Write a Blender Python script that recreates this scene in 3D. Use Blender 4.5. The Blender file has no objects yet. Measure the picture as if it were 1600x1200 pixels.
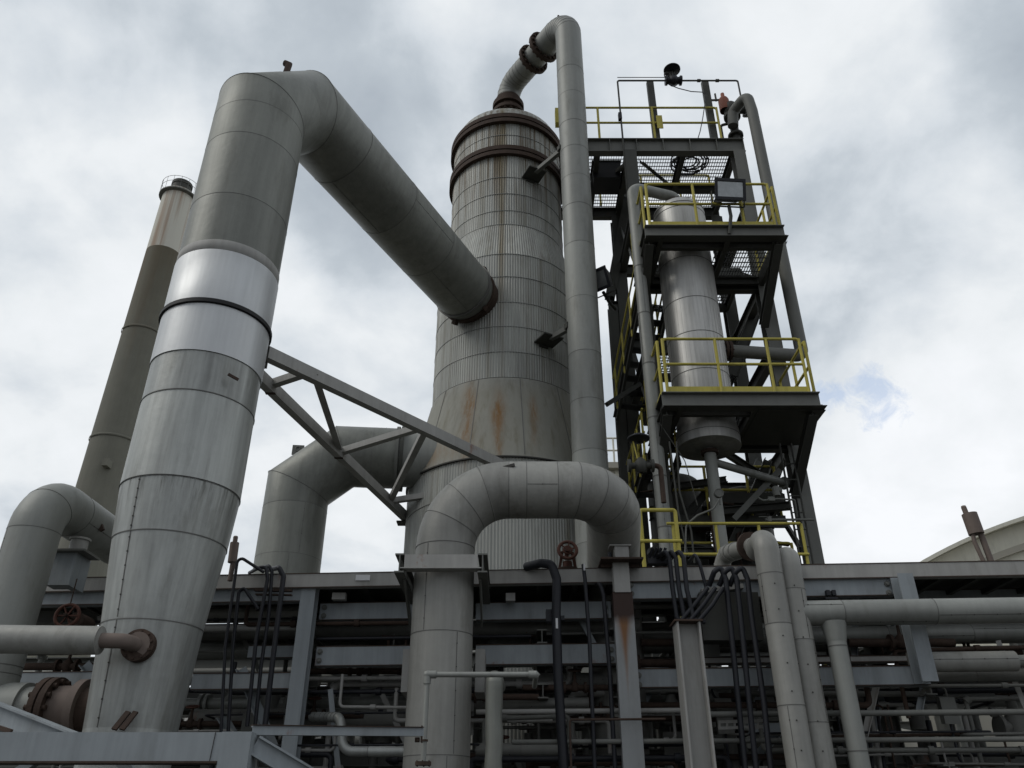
import bpy, math, random
from mathutils import Vector, Matrix
random.seed(7)
S = bpy.context.scene
COL = S.collection
R = math.radians
# ---------------------------------------------------------------- camera
PITCH = R(29.0); FPX = 1250.0; CH = 1.6
cam = bpy.data.cameras.new('camera'); co = bpy.data.objects.new('camera', cam); COL.objects.link(co)
co.location = (0, 0, CH); co.rotation_euler = (math.pi/2 + PITCH, 0, 0)
cam.sensor_width = 36; cam.lens = 36*FPX/1600; cam.clip_end = 3000; cam.clip_start = .05
S.camera = co
# ---------------------------------------------------------------- exposure
S.view_settings.view_transform = 'Standard'; S.view_settings.look = 'None'
S.view_settings.exposure = 0.14; S.view_settings.gamma = 1
# ---------------------------------------------------------------- reading the photograph: pixel -> world
def ray(px, py):
    u = (px-800)/FPX; v = (600-py)/FPX
    return Vector((u, math.cos(PITCH)-math.sin(PITCH)*v, math.sin(PITCH)+math.cos(PITCH)*v))
def at(px, py, d):                      # the point of that sight line on the plane y = d
    r = ray(px, py); return Vector((0, 0, CH)) + r*(d/r.y)
def atz(px, py, z):                     # ... at height z
    r = ray(px, py); return Vector((0, 0, CH)) + r*((z-CH)/r.z)
RK0, RKS = 9.3, 0.064                   # the pipe rack's front line: y = RK0 - RKS*x
def rk(px, py, off=0):
    r = ray(px, py); return Vector((0, 0, CH)) + r*((RK0+off)/(r.y+RKS*r.x))
# ---------------------------------------------------------------- world
SUN_EL, SUN_AZ = R(46), R(-105)          # azimuth from +Y (into the picture) towards +X
W = bpy.data.worlds.new('World'); S.world = W; W.use_nodes = True
nt = W.node_tree; nt.nodes.clear()
def N(t, **k):
    n = nt.nodes.new(t)
    for a, b in k.items():
        if a.startswith('i_'): n.inputs[a[2:]].default_value = b
        else: setattr(n, a, b)
    return n
def L(a, b): nt.links.new(a, b)
def M_(op, a, b=None, c=None, clamp=False):
    n = nt.nodes.new('ShaderNodeMath'); n.operation = op; n.use_clamp = clamp
    for i, x in enumerate((a, b, c)):
        if x is None: continue
        if isinstance(x, (int, float)): n.inputs[i].default_value = x
        else: nt.links.new(x, n.inputs[i])
    return n.outputs[0]
def MIX(f, a, b, mode='MIX'):
    n = nt.nodes.new('ShaderNodeMix'); n.data_type = 'RGBA'; n.blend_type = mode
    for s, x in ((0, f), (6, a), (7, b)):
        if isinstance(x, (int, float)): n.inputs[s].default_value = x
        elif isinstance(x, tuple): n.inputs[s].default_value = (x[0], x[1], x[2], 1)
        else: nt.links.new(x, n.inputs[s])
    return n.outputs[2]
sky = N('ShaderNodeTexSky'); sky.sky_type = 'NISHITA'; sky.sun_disc = False
sky.sun_elevation = SUN_EL; sky.sun_rotation = SUN_AZ; sky.air_density = 1.2; sky.dust_density = 1.5
tc = N('ShaderNodeTexCoord'); sep = N('ShaderNodeSeparateXYZ'); L(tc.outputs['Generated'], sep.inputs[0])
den = M_('ADD', M_('MAXIMUM', sep.outputs[2], 0.0), .45)
cx = M_('DIVIDE', sep.outputs[0], den); cy = M_('DIVIDE', sep.outputs[1], den)
cmb = N('ShaderNodeCombineXYZ'); L(cx, cmb.inputs[0]); L(cy, cmb.inputs[1])
def noise(vec, sc, det, rough, dist=0.0, off=(0, 0, 0)):
    mp = N('ShaderNodeMapping'); mp.inputs['Location'].default_value = off; L(vec, mp.inputs[0])
    n = N('ShaderNodeTexNoise'); n.inputs['Scale'].default_value = sc; n.inputs['Detail'].default_value = det
    n.inputs['Roughness'].default_value = rough; n.inputs['Distortion'].default_value = dist; L(mp.outputs[0], n.inputs['Vector'])
    return n.outputs['Fac']
n1 = noise(cmb.outputs[0], 2.1, 7, .52, .35, (3.1, 1.7, 0))
n2 = noise(cmb.outputs[0], 5.5, 8, .55, .2, (7.3, 4.2, 1))
def blob(px, py, w):                    # a soft patch of cloud lying in that direction
    d = ray(px, py).normalized()
    vm = N('ShaderNodeVectorMath'); vm.operation = 'DOT_PRODUCT'; L(tc.outputs['Generated'], vm.inputs[0]); vm.inputs[1].default_value = d
    k = 1-math.cos(R(w))
    return M_('POWER', M_('MAXIMUM', M_('SUBTRACT', 1, M_('DIVIDE', M_('SUBTRACT', 1, vm.outputs['Value']), k)), 0), 2)
lum = M_('ADD', M_('MULTIPLY', n1, .88), M_('MULTIPLY', n2, .66))
lum = M_('SUBTRACT', lum, .17)
for px, py, w, g in ((650, 130, 14, -.17), (590, 400, 10, -.10), (250, 60, 18, -.08), (90, 260, 16, -.06), (480, 300, 10, -.04), (1560, 40, 16, -.05), (980, 90, 12, -.05), (1380, 330, 12, .06), (1480, 560, 17, .15), (620, 640, 15, .18),
                     (60, 600, 15, .02), (1500, 250, 14, -.04), (350, 250, 10, .03), (1120, 30, 14, .05), (690, 30, 6, .12), (1540, 120, 14, .05), (1400, 830, 14, .14), (1330, 450, 7, -.05), (1540, 730, 7, -.08)):
    lum = M_('ADD', lum, M_('MULTIPLY', blob(px, py, w), g))
ramp = N('ShaderNodeValToRGB'); L(lum, ramp.inputs[0])
e = ramp.color_ramp.elements
e[0].position = .28; e[0].color = (.33, .375, .43, 1)
e[1].position = .92; e[1].color = (.86, .88, .91, 1)
for p, c in ((.48, (.47, .52, .57)), (.58, (.61, .655, .70)), (.72, (.76, .79, .815))):
    x = e.new(p); x.color = (*c, 1)
blue = M_('ADD', M_('ADD', blob(1382, 638, 3.4), M_('MULTIPLY', blob(1290, 622, 2.4), 1.0)), M_('MULTIPLY', blob(1352, 582, 2.6), .8))
n3 = noise(tc.outputs['Generated'], 34, 7, .68, .6)
bluef = M_('MULTIPLY', M_('SUBTRACT', M_('ADD', M_('MULTIPLY', blue, .62), n3), .895), 4.0, clamp=True)
skyc = MIX(1, sky.outputs[0], (.11, .11, .11), 'MULTIPLY')
bluesky = MIX(.2, (.36, .50, .76), skyc)
full = MIX(M_('MULTIPLY', bluef, .5), ramp.outputs[0], bluesky)
# the ground haze below the horizon
back = M_('MULTIPLY', M_('ADD', M_('MULTIPLY', sep.outputs[1], 1), .45), 1.3, clamp=True)     # added unseen cloud bank: sky behind the viewer dimmed to darken the foreground
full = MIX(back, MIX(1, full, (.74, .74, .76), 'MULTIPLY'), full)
hz = M_('MULTIPLY', M_('ADD', sep.outputs[2], .02), 30, clamp=True)
full = MIX(hz, (.12, .12, .115), full)
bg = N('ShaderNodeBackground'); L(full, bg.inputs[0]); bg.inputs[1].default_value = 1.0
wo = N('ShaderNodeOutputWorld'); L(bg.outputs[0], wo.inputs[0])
# ---------------------------------------------------------------- sun (overcast)
sl = bpy.data.lights.new('sun', 'SUN'); so = bpy.data.objects.new('sun', sl); COL.objects.link(so)
sl.energy = .9; sl.angle = R(28); sl.color = (1, .97, .92)
sd = Vector((math.sin(SUN_AZ)*math.cos(SUN_EL), math.cos(SUN_AZ)*math.cos(SUN_EL), math.sin(SUN_EL)))
so.rotation_euler = (-sd).to_track_quat('-Z', 'Y').to_euler()

# ================================================================ materials
def mat(name, col, rough=.6, metal=0.0, var=.25, streak=.0, rust=0.0, rustcol=(.13, .05, .025), bump=.0, scale=1.5, dirt=0.0, extra=None):
    global nt
    m = bpy.data.materials.new(name); m.use_nodes = True; nt = m.node_tree; nt.nodes.clear()
    out = N('ShaderNodeOutputMaterial'); b = N('ShaderNodeBsdfPrincipled'); L(b.outputs[0], out.inputs[0])
    tc = N('ShaderNodeTexCoord'); oi = N('ShaderNodeObjectInfo')
    va = N('ShaderNodeVectorMath'); va.operation = 'ADD'; L(tc.outputs['Object'], va.inputs[0])
    cb = N('ShaderNodeCombineXYZ'); rr = M_('MULTIPLY', oi.outputs['Random'], 40); L(rr, cb.inputs[0]); L(rr, cb.inputs[2]); L(cb.outputs[0], va.inputs[1])
    V = va.outputs[0]
    def nz(sc, det=5, rough=.55, stretch=(1, 1, 1), vec=V):
        mp = N('ShaderNodeMapping'); mp.inputs['Scale'].default_value = stretch; L(vec, mp.inputs[0])
        n = N('ShaderNodeTexNoise'); n.inputs['Scale'].default_value = sc; n.inputs['Detail'].default_value = det; n.inputs['Roughness'].default_value = rough
        L(mp.outputs[0], n.inputs['Vector']); return n.outputs['Fac']
    a = nz(scale); f = nz(scale*9, 4, .6)
    k = M_('ADD', M_('MULTIPLY', M_('SUBTRACT', a, .5), var*2.2), M_('MULTIPLY', M_('SUBTRACT', f, .5), var*.8))
    if streak:
        s = nz(3.2, 4, .6, (2.2, 2.2, .16)); s2 = nz(9, 3, .6, (2.2, 2.2, .12))
        k = M_('ADD', k, M_('ADD', M_('MULTIPLY', M_('SUBTRACT', s, .5), streak*2.4), M_('MULTIPLY', M_('SUBTRACT', s2, .5), streak*1.3)))
    tn = N('ShaderNodeAttribute'); tn.attribute_name = 'tone'
    fac = M_('ADD', M_('ADD', 1, k), M_('MULTIPLY', tn.outputs['Fac'], .13))
    cc = N('ShaderNodeCombineColor')
    for i in range(3): L(M_('MULTIPLY', fac, col[i]), cc.inputs[i])
    c = cc.outputs[0]
    if dirt:
        d = nz(2.3, 7, .65, (1.4, 1.4, .35)); d = M_('MULTIPLY', M_('SUBTRACT', d, .54), 6, clamp=True)
        c = MIX(M_('MULTIPLY', d, dirt), c, (col[0]*.38, col[1]*.36, col[2]*.31))
    metal_s = metal
    if rust:
        r_ = nz(2.6, 8, .68, (1, 1, .55)); rm = M_('MULTIPLY', M_('SUBTRACT', r_, .70-.26*rust), 9, clamp=True)
        c = MIX(rm, c, MIX(f, rustcol, (rustcol[0]*2.0, rustcol[1]*1.9, rustcol[2]*1.6)))
        metal_s = M_('MULTIPLY', M_('SUBTRACT', 1, rm), metal)
    if extra: c = extra(c, tc, nz)
    L(c, b.inputs['Base Color'])
    if isinstance(metal_s, float) or isinstance(metal_s, int): b.inputs['Metallic'].default_value = metal_s
    else: L(metal_s, b.inputs['Metallic'])
    L(M_('ADD', M_('ADD', rough-.1, M_('MULTIPLY', a, .2)), M_('MULTIPLY', tn.outputs['Fac'], .05)), b.inputs['Roughness'])
    b.inputs['Specular IOR Level'].default_value = .35
    if bump:
        bn = N('ShaderNodeBump'); bn.inputs['Strength'].default_value = bump; bn.inputs['Distance'].default_value = .02
        L(M_('ADD', M_('MULTIPLY', a, 2.2), M_('MULTIPLY', f, .25)), bn.inputs['Height']); L(bn.outputs[0], b.inputs['Normal'])
    return m
ALU = mat('aluminium_jacket', (.355, .365, .345), .47, .45, .13, .24, dirt=.5, bump=.35)
ALUW = mat('weathered_jacket', (.285, .282, .258), .55, .22, .18, .18, dirt=.5, bump=.35)
VESM = mat('vessel_jacket', (.40, .395, .375), .46, .62, .12, .34, dirt=.25, bump=.06)
ALUB = mat('bright_jacket', (.50, .51, .51), .50, .62, .08, .14, bump=.15)
ALUD = mat('dull_jacket', (.20, .205, .183), .52, .40, .15, .22, dirt=.4, bump=.3)
PIPEG = mat('pipe_grey_jacket', (.26, .266, .245), .55, .20, .15, .14, dirt=.4, bump=.25)
SEAM = mat('seam_dark', (.055, .053, .048), .7, .2, .3)
SEAML = mat('seam_light', (.15, .148, .138), .6, .4, .3)
BLACKB = mat('black_band', (.012, .012, .012), .6, 0, .2)
GALV = mat('galvanised_blue_grey', (.275, .30, .312), .6, .1, .14, .2, rust=.22, dirt=.35)
GALVP = mat('pale_grey_paint', (.33, .325, .305), .65, .05, .15, .18, rust=.22, dirt=.35)
STEEL = mat('dark_painted_steel', (.060, .061, .053), .65, .1, .25, .1, rust=.15, rustcol=(.06, .035, .02))
STEELM = mat('grey_painted_steel', (.15, .152, .138), .65, .1, .22, .1, rust=.12)
YEL = mat('yellow_rail_paint', (.45, .39, .08), .65, 0, .2, .15, rust=.22, dirt=.6)
RUST = mat('rusty_iron', (.060, .040, .030), .85, .1, .5, .2, bump=.4, scale=5)
RED = mat('red_rust_valve', (.095, .042, .030), .8, .1, .35, .1, bump=.3, scale=5)
PINKR = mat('primer_brown', (.17, .135, .115), .75, .1, .25, .1, rust=.2)
BLK = mat('black_rubber', (.014, .015, .019), .5, 0, .3)
GRATE = mat('grating_steel', (.05, .05, .046), .7, .3, .3)
GRAVEL = mat('gravel', (.06, .058, .052), .95, 0, .35, scale=.8, bump=.3)
BEIGE = mat('beige_siding', (.64, .62, .52), .7, 0, .10, .08, dirt=.25)
BEIGED = mat('beige_trim', (.36, .34, .28), .7, 0, .10)
CLUT = mat('clutter_grey', (.17, .17, .155), .65, .2, .3, .1, rust=.2)
LENS = mat('lamp_glass', (.30, .31, .31), .12, .6, .3, scale=9)
ORNG = mat('orange_paint', (.22, .08, .05), .7, 0, .25, rust=.1)
WHITET = mat('white_tag', (.6, .6, .6), .6, 0, .1)
# tower shell: stains with their own shapes, in the tower's own coordinates (z from the ground, x across)
def tower_extra(c, tc, nz):
    sp = N('ShaderNodeSeparateXYZ'); L(tc.outputs['Object'], sp.inputs[0]); X, Y, Z = sp.outputs
    fr = M_('LESS_THAN', Y, 0.2)
    wob = M_('MULTIPLY', M_('SUBTRACT', nz(1.8, 4, .6), .5), .16)
    Xw = M_('ADD', X, wob)
    def blot(x0, z0, sx, sz, amp):
        d = M_('ADD', M_('POWER', M_('ABSOLUTE', M_('DIVIDE', M_('SUBTRACT', Xw, x0), sx)), 2), M_('POWER', M_('ABSOLUTE', M_('DIVIDE', M_('SUBTRACT', Z, z0), sz)), 2))
        return M_('MULTIPLY', M_('MULTIPLY', M_('EXPONENT', M_('MULTIPLY', d, -1)), amp), fr)
    # brown drips below the two girth flanges
    st = nz(5.5, 4, .65, (2.0, 2.0, .05))
    up = M_('MULTIPLY', M_('SUBTRACT', Z, 13.0), .5, clamp=True)
    dr = M_('MULTIPLY', M_('MULTIPLY', M_('SUBTRACT', st, .47), 7, clamp=True), up)
    c = MIX(M_('MULTIPLY', dr, .85), c, (.085, .058, .025))
    # faint yellow drips everywhere
    st2 = nz(3.0, 4, .65, (2.4, 2.4, .05))
    c = MIX(M_('MULTIPLY', M_('MULTIPLY', M_('SUBTRACT', st2, .52), 5, clamp=True), .55), c, (.12, .10, .055))
    # the long central drip
    ln = M_('MULTIPLY', M_('EXPONENT', M_('MULTIPLY', M_('POWER', M_('ABSOLUTE', M_('DIVIDE', M_('ADD', X, .10), .07)), 2), -1)), fr)
    ln = M_('MULTIPLY', ln, M_('MULTIPLY', M_('SUBTRACT', Z, 9.5), .35, clamp=True))
    c = MIX(M_('MULTIPLY', ln, .7), c, (.12, .09, .04))
    # olive wash and rust blooms on the skirt cone
    cone = M_('MULTIPLY', M_('MULTIPLY', M_('SUBTRACT', 9.3, Z), 3, clamp=True), M_('MULTIPLY', M_('SUBTRACT', Z, 7.3), 3, clamp=True))
    c = MIX(M_('MULTIPLY', M_('MULTIPLY', cone, nz(1.5, 5, .6, (1.5, 1.5, .3))), .55), c, (.24, .228, .17))
    for x0, z0, sx, sz, a in ((-.66, 8.75, .10, .42, 1.0), (-.74, 8.15, .09, .75, .85), (-.12, 8.45, .12, .38, 1.0), (-.12, 7.95, .08, .75, .85), (.55, 8.55, .08, .3, .8), (.55, 8.1, .06, .45, .4),
                              (-1.45, 7.8, .18, .35, .6), (-1.0, 7.75, .4, .25, .4)):
        c = MIX(M_('MULTIPLY', blot(x0, z0, sx, sz, a), M_('MULTIPLY', M_('SUBTRACT', nz(7, 5, .7, (2.2, 2.2, .22)), .30), 3.2, clamp=True), clamp=True), c, (.20, .105, .035))
    return c
HOOPM = mat('hoop_strap', (.24, .243, .228), .5, .5, .2)
TOWM = mat('tower_cladding', (.32, .325, .30), .54, .30, .13, .22, dirt=.4, bump=.08, extra=tower_extra)
CONEM = mat('skirt_cladding', (.275, .275, .245), .72, .05, .12, .12, dirt=.4, bump=.12, extra=tower_extra)
def chim_extra(c, tc, nz):
    sp = N('ShaderNodeSeparateXYZ'); L(tc.outputs['Object'], sp.inputs[0]); Z = sp.outputs[2]
    wh = M_('GREATER_THAN', Z, 33.0)
    st = M_('MULTIPLY', M_('SUBTRACT', nz(1.6, 3, .6, (1, 1, .02)), .52), 8, clamp=True)
    white = MIX(M_('MULTIPLY', st, .75), (.62, .60, .52), (.30, .17, .10))
    rs = M_('MULTIPLY', M_('MULTIPLY', M_('SUBTRACT', Z, 22), .09, clamp=True), M_('MULTIPLY', M_('SUBTRACT', nz(.9, 5, .6, (1, 1, .08)), .40), 3, clamp=True))
    c = MIX(M_('MULTIPLY', rs, .8), c, (.13, .075, .035))
    c = MIX(M_('MULTIPLY', M_('MULTIPLY', M_('SUBTRACT', Z, 25), .12, clamp=True), .45), c, (.10, .08, .04))
    return MIX(wh, c, white)
CHIM = mat('chimney_concrete', (.165, .162, .132), .85, 0, .16, .10, extra=chim_extra, bump=.2)
def ris_extra(c, tc, nz):
    sp = N('ShaderNodeSeparateXYZ'); L(tc.outputs['Object'], sp.inputs[0]); Z = sp.outputs[2]
    st = M_('MULTIPLY', M_('SUBTRACT', nz(7, 4, .7, (2, 2, .10)), .50), 6, clamp=True)
    m = M_('MULTIPLY', M_('LESS_THAN', Z, 4.785), M_('POWER', M_('MULTIPLY', M_('SUBTRACT', Z, 4.1), 1.45, clamp=True), 2.0))
    c = MIX(M_('MULTIPLY', M_('MULTIPLY', st, m), .8), c, (.07, .068, .055))
    s2 = M_('MULTIPLY', M_('SUBTRACT', nz(4, 5, .65, (2.2, 2.2, .09)), .56), 5, clamp=True)
    return MIX(M_('MULTIPLY', s2, .35), c, (.15, .145, .13))
RISM = mat('streaked_riser_jacket', (.36, .37, .35), .46, .42, .14, .36, dirt=.5, bump=.3, extra=ris_extra)
def post_extra(c, tc, nz):
    sp = N('ShaderNodeSeparateXYZ'); L(tc.outputs['Object'], sp.inputs[0]); Z = sp.outputs[2]
    X = sp.outputs[0]; nn = nz(5, 4, .6, (2, 2, .3))
    dark = M_('MULTIPLY', M_('SUBTRACT', M_('ADD', Z, M_('MULTIPLY', nn, .15)), ZRU+.02), 9, clamp=True)
    k = M_('MULTIPLY', M_('SUBTRACT', Z, ZRU-.85), 1.2, clamp=True)
    wid = M_('ADD', .008, M_('MULTIPLY', M_('POWER', k, 2.2), .055))
    dr = M_('EXPONENT', M_('MULTIPLY', M_('POWER', M_('ABSOLUTE', M_('DIVIDE', M_('ADD', X, M_('MULTIPLY', nn, .02)), wid)), 2), -1))
    c = MIX(M_('MULTIPLY', M_('MULTIPLY', dr, k), 1.3, clamp=True), c, (.20, .10, .045))
    return MIX(dark, c, (.045, .026, .02))
ZRU = rk(974, 972, -.14).z
POSTM = mat('rust_stained_post', (.27, .28, .28), .65, .1, .14, .1, dirt=.3, extra=post_extra)

# ================================================================ mesh building
class MB:
    def __init__(s): s.v = []; s.f = []; s.m = []; s.sm = []; s.mats = []; s.tn = []; s.cur = 0.0
    def mi(s, m):
        if m is None: return 0
        if m not in s.mats: s.mats.append(m)
        return s.mats.index(m)
    def add(s, vs, fs, m=None, smooth=False):
        o = len(s.v); s.v += [Vector(v) for v in vs]; k = s.mi(m)
        for f in fs: s.f.append([i+o for i in f]); s.m.append(k); s.sm.append(smooth); s.tn.append(s.cur)
    def box(s, lo, hi, m=None):
        x0, y0, z0 = lo; x1, y1, z1 = hi
        s.add([(x0,y0,z0),(x1,y0,z0),(x1,y1,z0),(x0,y1,z0),(x0,y0,z1),(x1,y0,z1),(x1,y1,z1),(x0,y1,z1)],
              [(3,2,1,0),(4,5,6,7),(0,1,5,4),(1,2,6,5),(2,3,7,6),(3,0,4,7)], m)
    def frame(s, p, q, up=(0, 0, 1)):
        t = (Vector(q)-Vector(p)).normalized(); u = Vector(up)
        if abs(t.dot(u)) > .98: u = Vector((0, 1, 0))
        a = t.cross(u).normalized(); return t, a, a.cross(t).normalized()
    def prism(s, p, q, poly, up=(0, 0, 1), m=None):       # poly in (across, up) coords, ccw
        t, a, u = s.frame(p, q, up); n = len(poly); p = Vector(p); q = Vector(q)
        vs = [p+a*x+u*y for x, y in poly] + [q+a*x+u*y for x, y in poly]
        fs = [(i, (i+1) % n, n+(i+1) % n, n+i) for i in range(n)] + [tuple(range(n-1, -1, -1)), tuple(range(n, 2*n))]
        s.add(vs, fs, m)
    def bar(s, p, q, w, h, up=(0, 0, 1), m=None):
        s.prism(p, q, [(-w/2,-h/2),(w/2,-h/2),(w/2,h/2),(-w/2,h/2)], up, m)
    def ibeam(s, p, q, w, h, tf=.016, tw=.012, up=(0, 0, 1), m=None):
        a, b, c = w/2, h/2, tw/2
        s.prism(p, q, [(-a,-b),(a,-b),(a,-b+tf),(c,-b+tf),(c,b-tf),(a,b-tf),(a,b),(-a,b),(-a,b-tf),(-c,b-tf),(-c,-b+tf),(-a,-b+tf)], up, m)
    def channel(s, p, q, w, h, t=.014, up=(0, 0, 1), side=1, m=None):    # web at `side`
        a, b = w/2*side, h/2
        poly = [(-a,-b),(a,-b),(a,b),(-a,b),(-a,b-t),(a-t*side,b-t),(a-t*side,-b+t),(-a,-b+t)]
        if side < 0: poly = poly[::-1]
        s.prism(p, q, poly, up, m)
    def angle(s, p, q, w, t=.012, up=(0, 0, 1), flip=1, m=None):
        poly = [(0, 0), (w*flip, 0), (w*flip, t), (t*flip, t), (t*flip, w), (0, w)]
        if flip < 0: poly = poly[::-1]
        s.prism(p, q, poly, up, m)
    def tube(s, pts, r, n=24, caps=True, m=None, smooth=True, a0=None):
        pts = [Vector(p) for p in pts]; rs = r if isinstance(r, (list, tuple)) else [r]*len(pts)
        t = (pts[1]-pts[0]).normalized(); u = Vector((0, 0, 1)) if abs(t.z) < .9 else Vector((0, -1, 0))
        a = t.cross(u).normalized(); b = a.cross(t).normalized()
        offs = [a*math.cos(2*math.pi*i/n)+b*math.sin(2*math.pi*i/n) for i in range(n)]
        vs = []; K = len(pts)
        for k, p in enumerate(pts):
            t0 = (p-pts[k-1]).normalized() if k else t
            t1 = (pts[k+1]-p).normalized() if k < K-1 else t0
            nn = (t0+t1).normalized()
            for o in offs:
                oo = o*rs[k]; vs.append(p+oo - t0*(oo.dot(nn)/t0.dot(nn)))
            if k < K-1:
                q = t0.rotation_difference(t1); offs = [q @ o for o in offs]
        fs = []
        for k in range(K-1):
            for i in range(n):
                j = (i+1) % n; fs.append((k*n+i, k*n+j, (k+1)*n+j, (k+1)*n+i))
        s.add(vs, fs, m, smooth)
        if caps:
            s.add(vs[:n], [tuple(range(n-1, -1, -1))], m); s.add(vs[-n:], [tuple(range(n))], m)
    def cyl(s, p, q, r, n=24, m=None, r2=None): s.tube([p, q], [r, r if r2 is None else r2], n, True, m)
    def lathe(s, c, prof, n=48, m=None, smooth=True, axis=None, sharp=False):
        # prof: list of (r, z); rings duplicated at corners when sharp
        ax = Vector(axis).normalized() if axis else Vector((0, 0, 1)); q = Vector((0, 0, 1)).rotation_difference(ax); c = Vector(c)
        def ring(r, z): return [c+q @ Vector((r*math.cos(2*math.pi*i/n), r*math.sin(2*math.pi*i/n), z)) for i in range(n)]
        if sharp:
            for (r0, z0), (r1, z1) in zip(prof, prof[1:]):
                s.add(ring(r0, z0)+ring(r1, z1), [(i, (i+1) % n, n+(i+1) % n, n+i) for i in range(n)], m, smooth)
        else:
            vs = []
            for r, z in prof: vs += ring(r, z)
            s.add(vs, [(k*n+i, k*n+(i+1) % n, (k+1)*n+(i+1) % n, (k+1)*n+i) for k in range(len(prof)-1) for i in range(n)], m, smooth)
    def flange(s, c, ax, r, t, m=None, bolts=0, br=None):
        ax = Vector(ax).normalized(); c = Vector(c); s.cyl(c-ax*t/2, c+ax*t/2, r, 32, m)
        if bolts:
            q = Vector((0, 0, 1)).rotation_difference(ax); br = br or r*.86
            for i in range(bolts):
                o = q @ Vector((br*math.cos(2*math.pi*(i+.5)/bolts), br*math.sin(2*math.pi*(i+.5)/bolts), 0)); w = r*.09
                s.cyl(c+o-ax*(t/2+w*1.2), c+o+ax*(t/2+w*1.2), w, 6, m)
    def torus(s, c, ax, r, rr, n=32, k=8, m=None):
        prof = [(r+rr*math.cos(2*math.pi*i/k), rr*math.sin(2*math.pi*i/k)) for i in range(k+1)]
        s.lathe(c, prof, n, m, True, ax)
    def build(s, name, m=None, parent=None, base=None):
        me = bpy.data.meshes.new(name); o = bpy.data.objects.new(name, me); COL.objects.link(o)
        mats = list(s.mats)
        if m is not None and m not in mats:
            if any(True for _ in mats) and s.used_default(): pass
            mats = mats if mats else [m]
        b = Vector(base) if base is not None else (WL(parent) if parent else Vector((0, 0, 0)))
        me.from_pydata([v-b for v in s.v], [], s.f)
        for mm in mats: me.materials.append(mm)
        me.polygons.foreach_set('material_index', s.m); me.polygons.foreach_set('use_smooth', s.sm)
        if any(s.tn): me.attributes.new('tone', 'FLOAT', 'FACE').data.foreach_set('value', s.tn)
        me.update()
        if parent: o.parent = parent
        elif base is not None: o.location = b
        return o
    def used_default(s): return True
def WL(o):
    p = Vector((0, 0, 0))
    while o: p += o.location; o = o.parent
    return p
def tag(o, label=None, cat=None, group=None, kind=None):
    for k, v in (('label', label), ('category', cat), ('group', group), ('kind', kind)):
        if v: o[k] = v
    return o
def thing(name, loc, label, cat, group=None):
    o = bpy.data.objects.new(name, None); COL.objects.link(o); o.location = loc; o.empty_display_size = .2
    return tag(o, label, cat, group)
def part(name, parent, mtl, fn, label=None):
    b = MB(); b.mats = [mtl]; fn(b); o = b.build(name, mtl, parent)
    if label: o['label'] = label
    return o
def single(name, mtl, fn, base, label, cat, group=None):
    b = MB(); b.mats = [mtl]; fn(b); o = b.build(name, mtl, None, base); return tag(o, label, cat, group)
def fillet(pts, rad, n=8):
    pts = [Vector(p) for p in pts]; rads = rad if isinstance(rad, (list, tuple)) else [rad]*(len(pts)-2)
    out = [pts[0]]
    for i in range(1, len(pts)-1):
        p = pts[i]; a = (pts[i-1]-p); b = (pts[i+1]-p); la, lb = a.length, b.length; a.normalize(); b.normalize()
        ang = a.angle(b); 
        if ang > 3.1: out.append(p); continue
        d = min(rads[i-1]/math.tan(ang/2), la*.499, lb*.499); r = d*math.tan(ang/2)
        c = p+(a+b).normalized()*(r/math.sin(ang/2)); s0 = p+a*d-c; s1 = p+b*d-c; tot = s0.angle(s1); ax = s0.cross(s1).normalized()
        for k in range(n+1): out.append(c+Matrix.Rotation(tot*k/n, 3, ax) @ s0)
    out.append(pts[-1]); return out
def along(path, s):
    for a, b in zip(path, path[1:]):
        l = (b-a).length
        if s <= l: return a+(b-a)*(s/l), (b-a).normalized()
        s -= l
    return path[-1], (path[-1]-path[-2]).normalized()
def plen(path): return sum((b-a).length for a, b in zip(path, path[1:]))
jr = random.Random(5)
def jacket(b, path, r, ss, n=40, m=None, face=(0, -1, 0), caps=True, lap=True, w=.006, e=.003):
    # sheet metal jacket: one tone per sheet, a raised lap round the pipe at every joint, a lengthwise lap with screws
    tot = plen(path); ss = sorted(x for x in ss if 0.02 < x < tot-.02); cum = [0]
    for a, c in zip(path, path[1:]): cum.append(cum[-1]+(c-a).length)
    al = sorted([(c, p) for c, p in zip(cum, path)]+[(x, along(path, x)[0]) for x in ss if min(abs(x-c) for c in cum) > .004], key=lambda q: q[0])
    f0 = len(b.f); b.tube([p for _, p in al], [r*(1+jr.uniform(-.006, .003)) for _ in al], n, caps, m)
    edges = [0]+ss+[tot]; tones = [jr.uniform(-1, 1) or .1 for _ in edges]
    for k in range(len(al)-1):
        mid = (al[k][0]+al[k+1][0])/2; t_ = tones[max(i for i, x in enumerate(edges) if x <= mid+1e-6)]
        for i in range(n): b.tn[f0+k*n+i] = t_
    seams(b, path, r, ss, SEAML, w, e, n)
    if not lap: return
    for s0, s1 in zip(edges, edges[1:]):
        if s1-s0 < .25: continue
        (p0, t0), (p1, t1) = along(path, s0+.01), along(path, s1-.01)
        if t0.dot(t1) < .9999 or (along(path, (s0+s1)/2)[0]-(p0+p1)/2).length > .003: continue
        fv = Vector(face); fv = (fv-t0*fv.dot(t0)).normalized(); fv = Matrix.Rotation(jr.uniform(-1.2, 1.2), 3, t0) @ fv
        b.bar(p0+fv*(r+.0005), p1+fv*(r+.0005), .007, .003, fv, SEAML)
        for k in range(int((s1-s0)/.22)): c = p0.lerp(p1, (k+.5)/max(1, int((s1-s0)/.22)))+fv*r; b.cyl(c, c+fv*.006, .006, 6, SEAM)
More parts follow.
